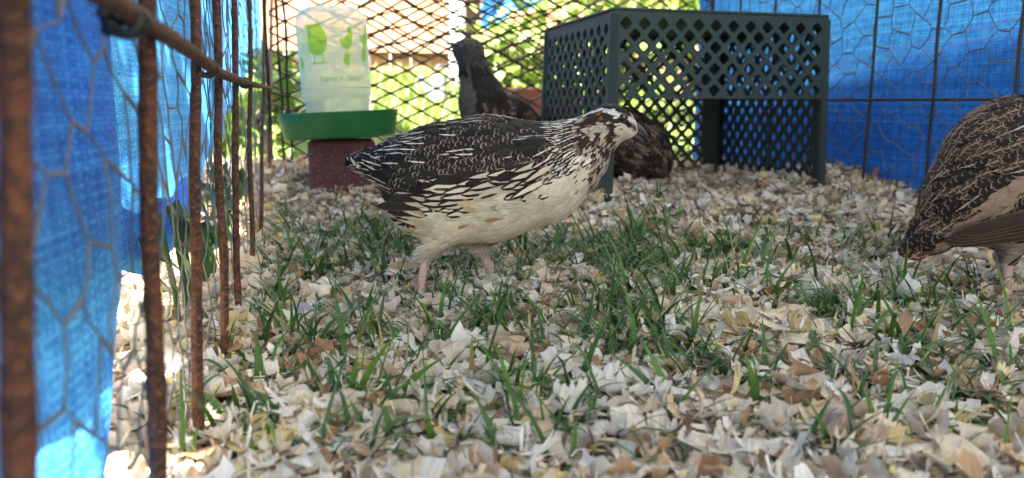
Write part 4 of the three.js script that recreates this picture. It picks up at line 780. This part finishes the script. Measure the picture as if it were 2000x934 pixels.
// ---------------------------------------------------------------- grass growing through the bedding, and odd bits on it
const greens = (R) => { const t = R(); return mix3([0.026, 0.084, 0.022], [0.088, 0.180, 0.022], t); };
{
  const R = rng(707), mb = new MB();
  // [x0, x1, y0, y1 in the photograph, clumps, blade length]
  for (const [x0, x1, y0, y1, n, len] of [[530, 860, 440, 570, 60, 0.026], [640, 830, 450, 545, 34, 0.024], [850, 1250, 420, 600, 95, 0.027], [1180, 1500, 392, 600, 52, 0.026], [1220, 1300, 395, 470, 12, 0.028], [1440, 1760, 430, 640, 34, 0.026], [1640, 1960, 570, 690, 36, 0.024], [480, 1320, 590, 700, 62, 0.027], [520, 1990, 680, 800, 46, 0.024], [340, 520, 640, 900, 9, 0.022], [560, 1990, 770, 930, 42, 0.019]]) {
    for (let k = 0; k < n * 2.3; k++) {
      const c = atGround(lerp(x0, x1, R()), lerp(y0, y1, R())), m = 3 + Math.floor(R() * 6), g = greens(R);
      for (let i = 0; i < m; i++) {
        const p = c.clone().add(V((R() - 0.5) * 0.012, 0, (R() - 0.5) * 0.012)); p.y = ground(p.x, -p.z) + 0.001;
        const thin = R() < 0.35, lf = i >= 0 && c.x > -0.07 && c.x < 0.16 && -c.z > 0.36 && -c.z < 0.46 ? 0.62 : 1, kx = 0.75 + R() * 0.4, dry = R() < 0.05;
        blade(mb, R, p, R() * tau, lf * len * (0.75 + Math.pow(R(), 1.4) * 1.1), thin ? 0.0009 : 0.0014 + R() * 0.0014, 0.15 + R() * 1.15, 0.3 + R() * 2.6, dry ? [0.30, 0.25, 0.10] : [g[0] * kx, g[1] * kx, g[2] * kx], 6);
      }
    }
  }
  tag(mb.build('grass', M.grass), 'green grass blades growing up through the shavings', 'grass', null, 'stuff');
  // single tufts near the camera: root in the photograph, then blades as [tip x, tip y, width mm]
  const TUFTS = [
    ['broad bladed grass tuft just right of the large flat yellow shaving', [505, 768], [[502, 655, 4.2], [560, 735, 1.8], [470, 700, 1.6]]],
    ['grass tuft with two tall straight blades left of the main quail, a thin seedling beside', [548, 606], [[541, 490, 2.2], [566, 540, 2], [585, 600, 1.6]]],
    ['grass tuft with a long arching blade below the near foot of the main quail', [680, 795], [[700, 690, 2.8], [790, 640, 2.6], [640, 700, 1.4]]],
    ['spreading grass tuft in the open shavings below the middle of the main quail', [760, 790], [[865, 700, 3.4], [900, 735, 2.2], [690, 770, 1.6], [840, 770, 1.5]]],
    ['upright grass tuft with two wide blades above the white fringed shaving, on its left', [1008, 826], [[967, 672, 2.6], [1030, 690, 1.6], [1066, 750, 2.6]]],
    ['grass tuft whose long light green blade is the tallest in front of the quail', [1130, 765], [[1201, 598, 3.0], [1165, 660, 1.4], [1085, 690, 1.6], [1225, 700, 1.4]]],
    ['grass tuft with one straight dark blade and arching ones right of the tallest blade', [1318, 806], [[1252, 665, 3.2], [1190, 690, 2.4], [1390, 720, 1.8], [1262, 760, 2]]],
    ['grass tuft of one thick curved blade standing alone between the foreground yellow shavings', [1488, 812], [[1453, 690, 3.4], [1470, 700, 1.4], [1420, 760, 1.2]]],
    ['bushy grass tuft in front of the cropped quail, leaning several ways', [1722, 872], [[1684, 755, 2.8], [1757, 690, 2.4], [1560, 838, 2.2], [1790, 760, 2], [1728, 790, 3.4]]],
    ['short single leaf tuft left of the fringed tan shaving in the right foreground', [1862, 858], [[1870, 778, 2.2], [1840, 800, 1.6]]],
    ['thin tall stalk of grass nearest the right picture edge', [1962, 940], [[1978, 742, 1.3], [1950, 860, 1.2]]],
    ['small grass tuft at the foot of the rusty bar in the left foreground', [366, 925], [[388, 830, 2], [352, 700, 1.4]]],
    ['light green low tuft in the bottom foreground left of centre', [488, 930], [[492, 850, 2.6], [545, 868, 2], [520, 880, 1.6]]],
    ['low grass tuft in the bottom foreground with one straight blade under the white fringed shaving', [1122, 930], [[1126, 812, 2.4], [1160, 880, 2.2], [1090, 890, 2], [1070, 920, 1.6]]],
    ['grass tuft of two short blades left of the white fringed shaving', [842, 895], [[832, 790, 2.4], [875, 850, 1.8], [815, 870, 1.4]]],
    ['upright grass tuft by the dark curled bark piece in the right middle', [1578, 690], [[1572, 640, 2], [1590, 650, 1.6], [1560, 660, 1.4], [1612, 700, 1.6]]],
  ];
  for (const [label, root, blades] of TUFTS) {
    const p = atGround(...root), g = base('grass_tuft', V(p.x, p.y - 0.002, p.z)); tag(g, label, 'grass tuft', null);
    const d = p.clone().sub(camera.position).dot(FWD);
    for (const [tx, ty, wmm] of blades) {
      const tip = atD(tx, ty, d - 0.006 + R() * 0.012).sub(g.position), b = new MB(), c = greens(R).map((v) => v * 1.25), mid = tip.clone().multiplyScalar(0.5); mid.y = Math.max(mid.y * 1.25, 0.003) + tip.length() * 0.04; mid.x *= 0.85; mid.z *= 0.85;
      const cur = new THREE.QuadraticBezierCurve3(V((R() - 0.5) * 0.003, 0, (R() - 0.5) * 0.003), mid, tip), N = 9, w = wmm * 0.001 * 1.05, a0 = R() * 0.5 - 0.25;
      for (let k = 0; k <= N; k++) { const t = k / N, q = cur.getPoint(t), tg = cur.getTangent(t), side = V().crossVectors(tg, FWD).normalize().applyAxisAngle(tg, a0 + t * 0.6), nn = V().crossVectors(side, tg), ww = w / 2 * (t < 0.2 ? 0.65 + 1.75 * t : Math.pow(1 - (t - 0.2) / 0.8, 0.7)) + 0.00008, kk = 1; for (const s of [-1, 0, 1]) { const v = q.clone().addScaledVector(side, s * ww).addScaledVector(nn, s ? 0 : -ww * 0.35); b.v(v.x, v.y, v.z, s, t, [c[0] * kk, c[1] * kk, c[2] * kk]); } }
      for (let k = 0; k < N; k++) for (const s of [0, 1]) { const o = k * 3 + s; b.quad(o, o + 1, o + 4, o + 3); }
      b.build('blade', M.grass, g);
    }
  }
  // shavings that lie on top and can be told apart
  const BIG = [
    ['large flat yellow shaving leaning at the foot of the third rusty bar', [447, 706], 0.0195, 0.0115, 0.5, [0.72, 0.60, 0.30], [-0.95, 0.12, 0.1, 1.35], {}],
    ['white shaving with a torn fringed top edge standing in the foreground', [1112, 830], 0.0115, 0.010, 0.4, [0.80, 0.76, 0.66], [-1.2, 0, 0, 0], { nu: 9, fringe: 0.5, rag: 0.5 }],
    ['pale spiky shaving split into points in the right foreground', [1815, 870], 0.016, 0.012, 0.6, [0.76, 0.66, 0.50], [-0.9, 0.3, 0, 0.5], { nu: 9, fringe: 0.55, rag: 0.5 }],
    ['tan shaving with a comb like torn edge near the right picture edge', [1900, 830], 0.010, 0.018, -1.2, [0.70, 0.52, 0.32], [-0.7, 0.1, 0, 0], { nu: 11, fringe: 0.4, rag: 0.3 }],
    ['smooth yellow shaving in the foreground in front of the bushy tuft', [1592, 884], 0.013, 0.007, 0.6, [0.70, 0.53, 0.20], [-0.3, 0, 0, 1.4], { rag: 0.3 }],
    ['yellow shaving lying behind the curved single blade tuft', [1450, 806], 0.013, 0.006, 0.4, [0.70, 0.54, 0.26], [-0.35, 0, 0, 1.5], { rag: 0.3 }],
    ['tall pale shaving standing on edge at the right picture edge, split to a point', [1975, 740], 0.021, 0.009, 0.7, [0.72, 0.62, 0.56], [-1.3, 0.3, 0.1, 0.1], { taper: 0.9 }],
    ['striped square shaving standing beside the grey feather', [638, 645], 0.0105, 0.0095, 0.3, [0.62, 0.50, 0.36], [-0.95, 0.2, 0.2, -0.4], {}],
    ['pale shell shaped shaving right of the striped square shaving', [755, 642], 0.014, 0.015, 1.5, [0.76, 0.67, 0.60], [-0.8, 0, 0.2, 0.7], { rag: 0.3 }],
    ['orange brown curled shaving in the left foreground below the grass', [590, 790], 0.017, 0.006, 1.8, [0.52, 0.30, 0.13], [-0.3, 0, 0, 1.5], {}],
    ['yellow bent shaving between the bushy tuft and the dark stick', [1705, 765], 0.015, 0.0065, 1.0, [0.74, 0.58, 0.30], [-0.6, 0, 0, 0.8], {}],
    ['tan shaving leaning on the grass below the main quail, its end rounded', [505, 470], 0.014, 0.013, 0.8, [0.68, 0.50, 0.30], [-1.0, 0.1, 0, 0.5], { rag: 0.3 }],
    ['long cream shaving lying level across the left foreground', [700, 735], 0.024, 0.0045, 0.9, [0.70, 0.55, 0.32], [-0.3, 0, 0, 1.35], {}],
    ['broad dark edged curled bark shaving in the bottom foreground', [1270, 905], 0.026, 0.009, 1.3, [0.24, 0.12, 0.07], [-0.2, 0, 0, 1.5], {}],
    ['cream rolled shaving near the bottom of the left foreground', [705, 815], 0.019, 0.0055, 0.8, [0.78, 0.70, 0.52], [-0.4, 0, 0, 1.2], {}],
    ['small tooth edged yellow shaving right of centre behind the tufts', [1748, 664], 0.0068, 0.0098, 0.4, [0.72, 0.56, 0.30], [-1.1, 0, 0, 0.1], { nu: 9, fringe: 0.3, rag: 0.3 }],
  ];
  const RS = rng(808);
  for (const [label, at, len, wid, curl, color, [rx, rz, ry2, ry], opt] of BIG) {
    const p = atGround(...at), m2 = new MB(); eul.set(rx, 0, rz); q.setFromEuler(eul); q2.setFromAxisAngle(V(0, 1, 0), -YAW * rad + ry); q.premultiply(q2);
    shaving(m2, RS, V(0, 0, 0), len * 1.15, wid * 1.15, curl, 0.15, q, color, { nv: 8, nu: 5, ...opt });
    const o = m2.build('wood_shaving', M.shaving); o.position.set(p.x, p.y + 0.004 + Math.abs(Math.sin(rx)) * len * 0.36, p.z); tag(o, label, 'wood shaving');
  }
  // a grey barred feather lying on the bedding
  const p = atGround(588, 652), fg = base('loose_feather', V(p.x, p.y + 0.007, p.z), -YAW * rad); tag(fg, 'loose grey feather lying on the shavings left of the striped square shaving', 'feather');
  const fb = new MB(); fb.grid(6, 12, (i, j) => { const s = i / 6 * 2 - 1, t = j / 12, w = 0.0062 * Math.sin(Math.PI * Math.pow(t, 0.8)) + 0.0003, c = (j % 3 === 0 && s < 0) ? [0.62, 0.58, 0.58] : [0.28, 0.26, 0.30]; return [-0.010 + t * 0.021, 0.0035 * Math.sin(t * 2.5) + s * w * 0.75, s * w * -0.6, s, t, c]; });
  fb.build('vane', M.skin, fg); const qd = new MB(); qd.tube([V(-0.013, -0.001, 0), V(0, 0.0034, 0.0004), V(0.011, 0.0022, 0.0002)], (t) => 0.0004 * (1 - 0.7 * t), 5); qd.build('shaft', M.beakBrown, fg);
  // dried leaf caught in the netting on the right, and one caught on the left
  for (const [at, col, len, label] of [[atX(1716, 326, XR + 0.002), [0.24, 0.10, 0.05], 0.014, 'small dried brown leaf caught in the netting on the right'], [atX(462, 78, XL - 0.004), [0.02, 0.018, 0.018], 0.022, 'tiny black seed husk hanging in the left netting']]) {
    const m3 = new MB(); leafGeo(m3, V(0, 0, 0), V(0, -0.8, -0.5).normalize(), V(1, 0.2, 0).normalize(), len, len * 0.42, col); const o = m3.build('dried_leaf', std({ vertexColors: true, roughness: 0.9 })); o.position.copy(at); tag(o, label, 'leaf');
  }
  for (const [at, r, label] of [[[687, 545], 0.0026, 'dark round dropping on the shavings left of the main quail'], [[670, 541], 0.0021, 'smaller dark dropping beside the round one left of the main quail']]) {
    const dg = new THREE.IcosahedronGeometry(r, 3), dp = dg.attributes.position; for (let i = 0; i < dp.count; i++) { const k = 1 + 0.16 * n3(dp.getX(i) * 500, dp.getY(i) * 500, dp.getZ(i) * 500 + at[0]); dp.setXYZ(i, dp.getX(i) * k, dp.getY(i) * k * 0.8, dp.getZ(i) * k); } dg.computeVertexNormals();
    const p2 = atGround(...at), dm = mesh('dropping', dg, M.bark); dm.position.set(p2.x, p2.y + 0.0085, p2.z); tag(dm, label, 'dropping');
  }
  // a dark twig and a bark chip in the grass
  const t0 = atGround(1590, 770), tw = new MB(); tw.tube(wobbly(V(0, 0.002, 0), V(0.017, 0.0035, 0.006), 12, 0.001, 5), (t) => 0.0009 * (1 - 0.5 * t), 6); const to = tw.build('twig', std({ color: rgb(0.11, 0.035, 0.025), roughness: 0.9 })); to.position.set(t0.x - 0.008, t0.y + 0.003, t0.z); tag(to, 'dark red brown twig lying on the shavings in the right foreground', 'twig');
}
renderer.render(scene, camera);
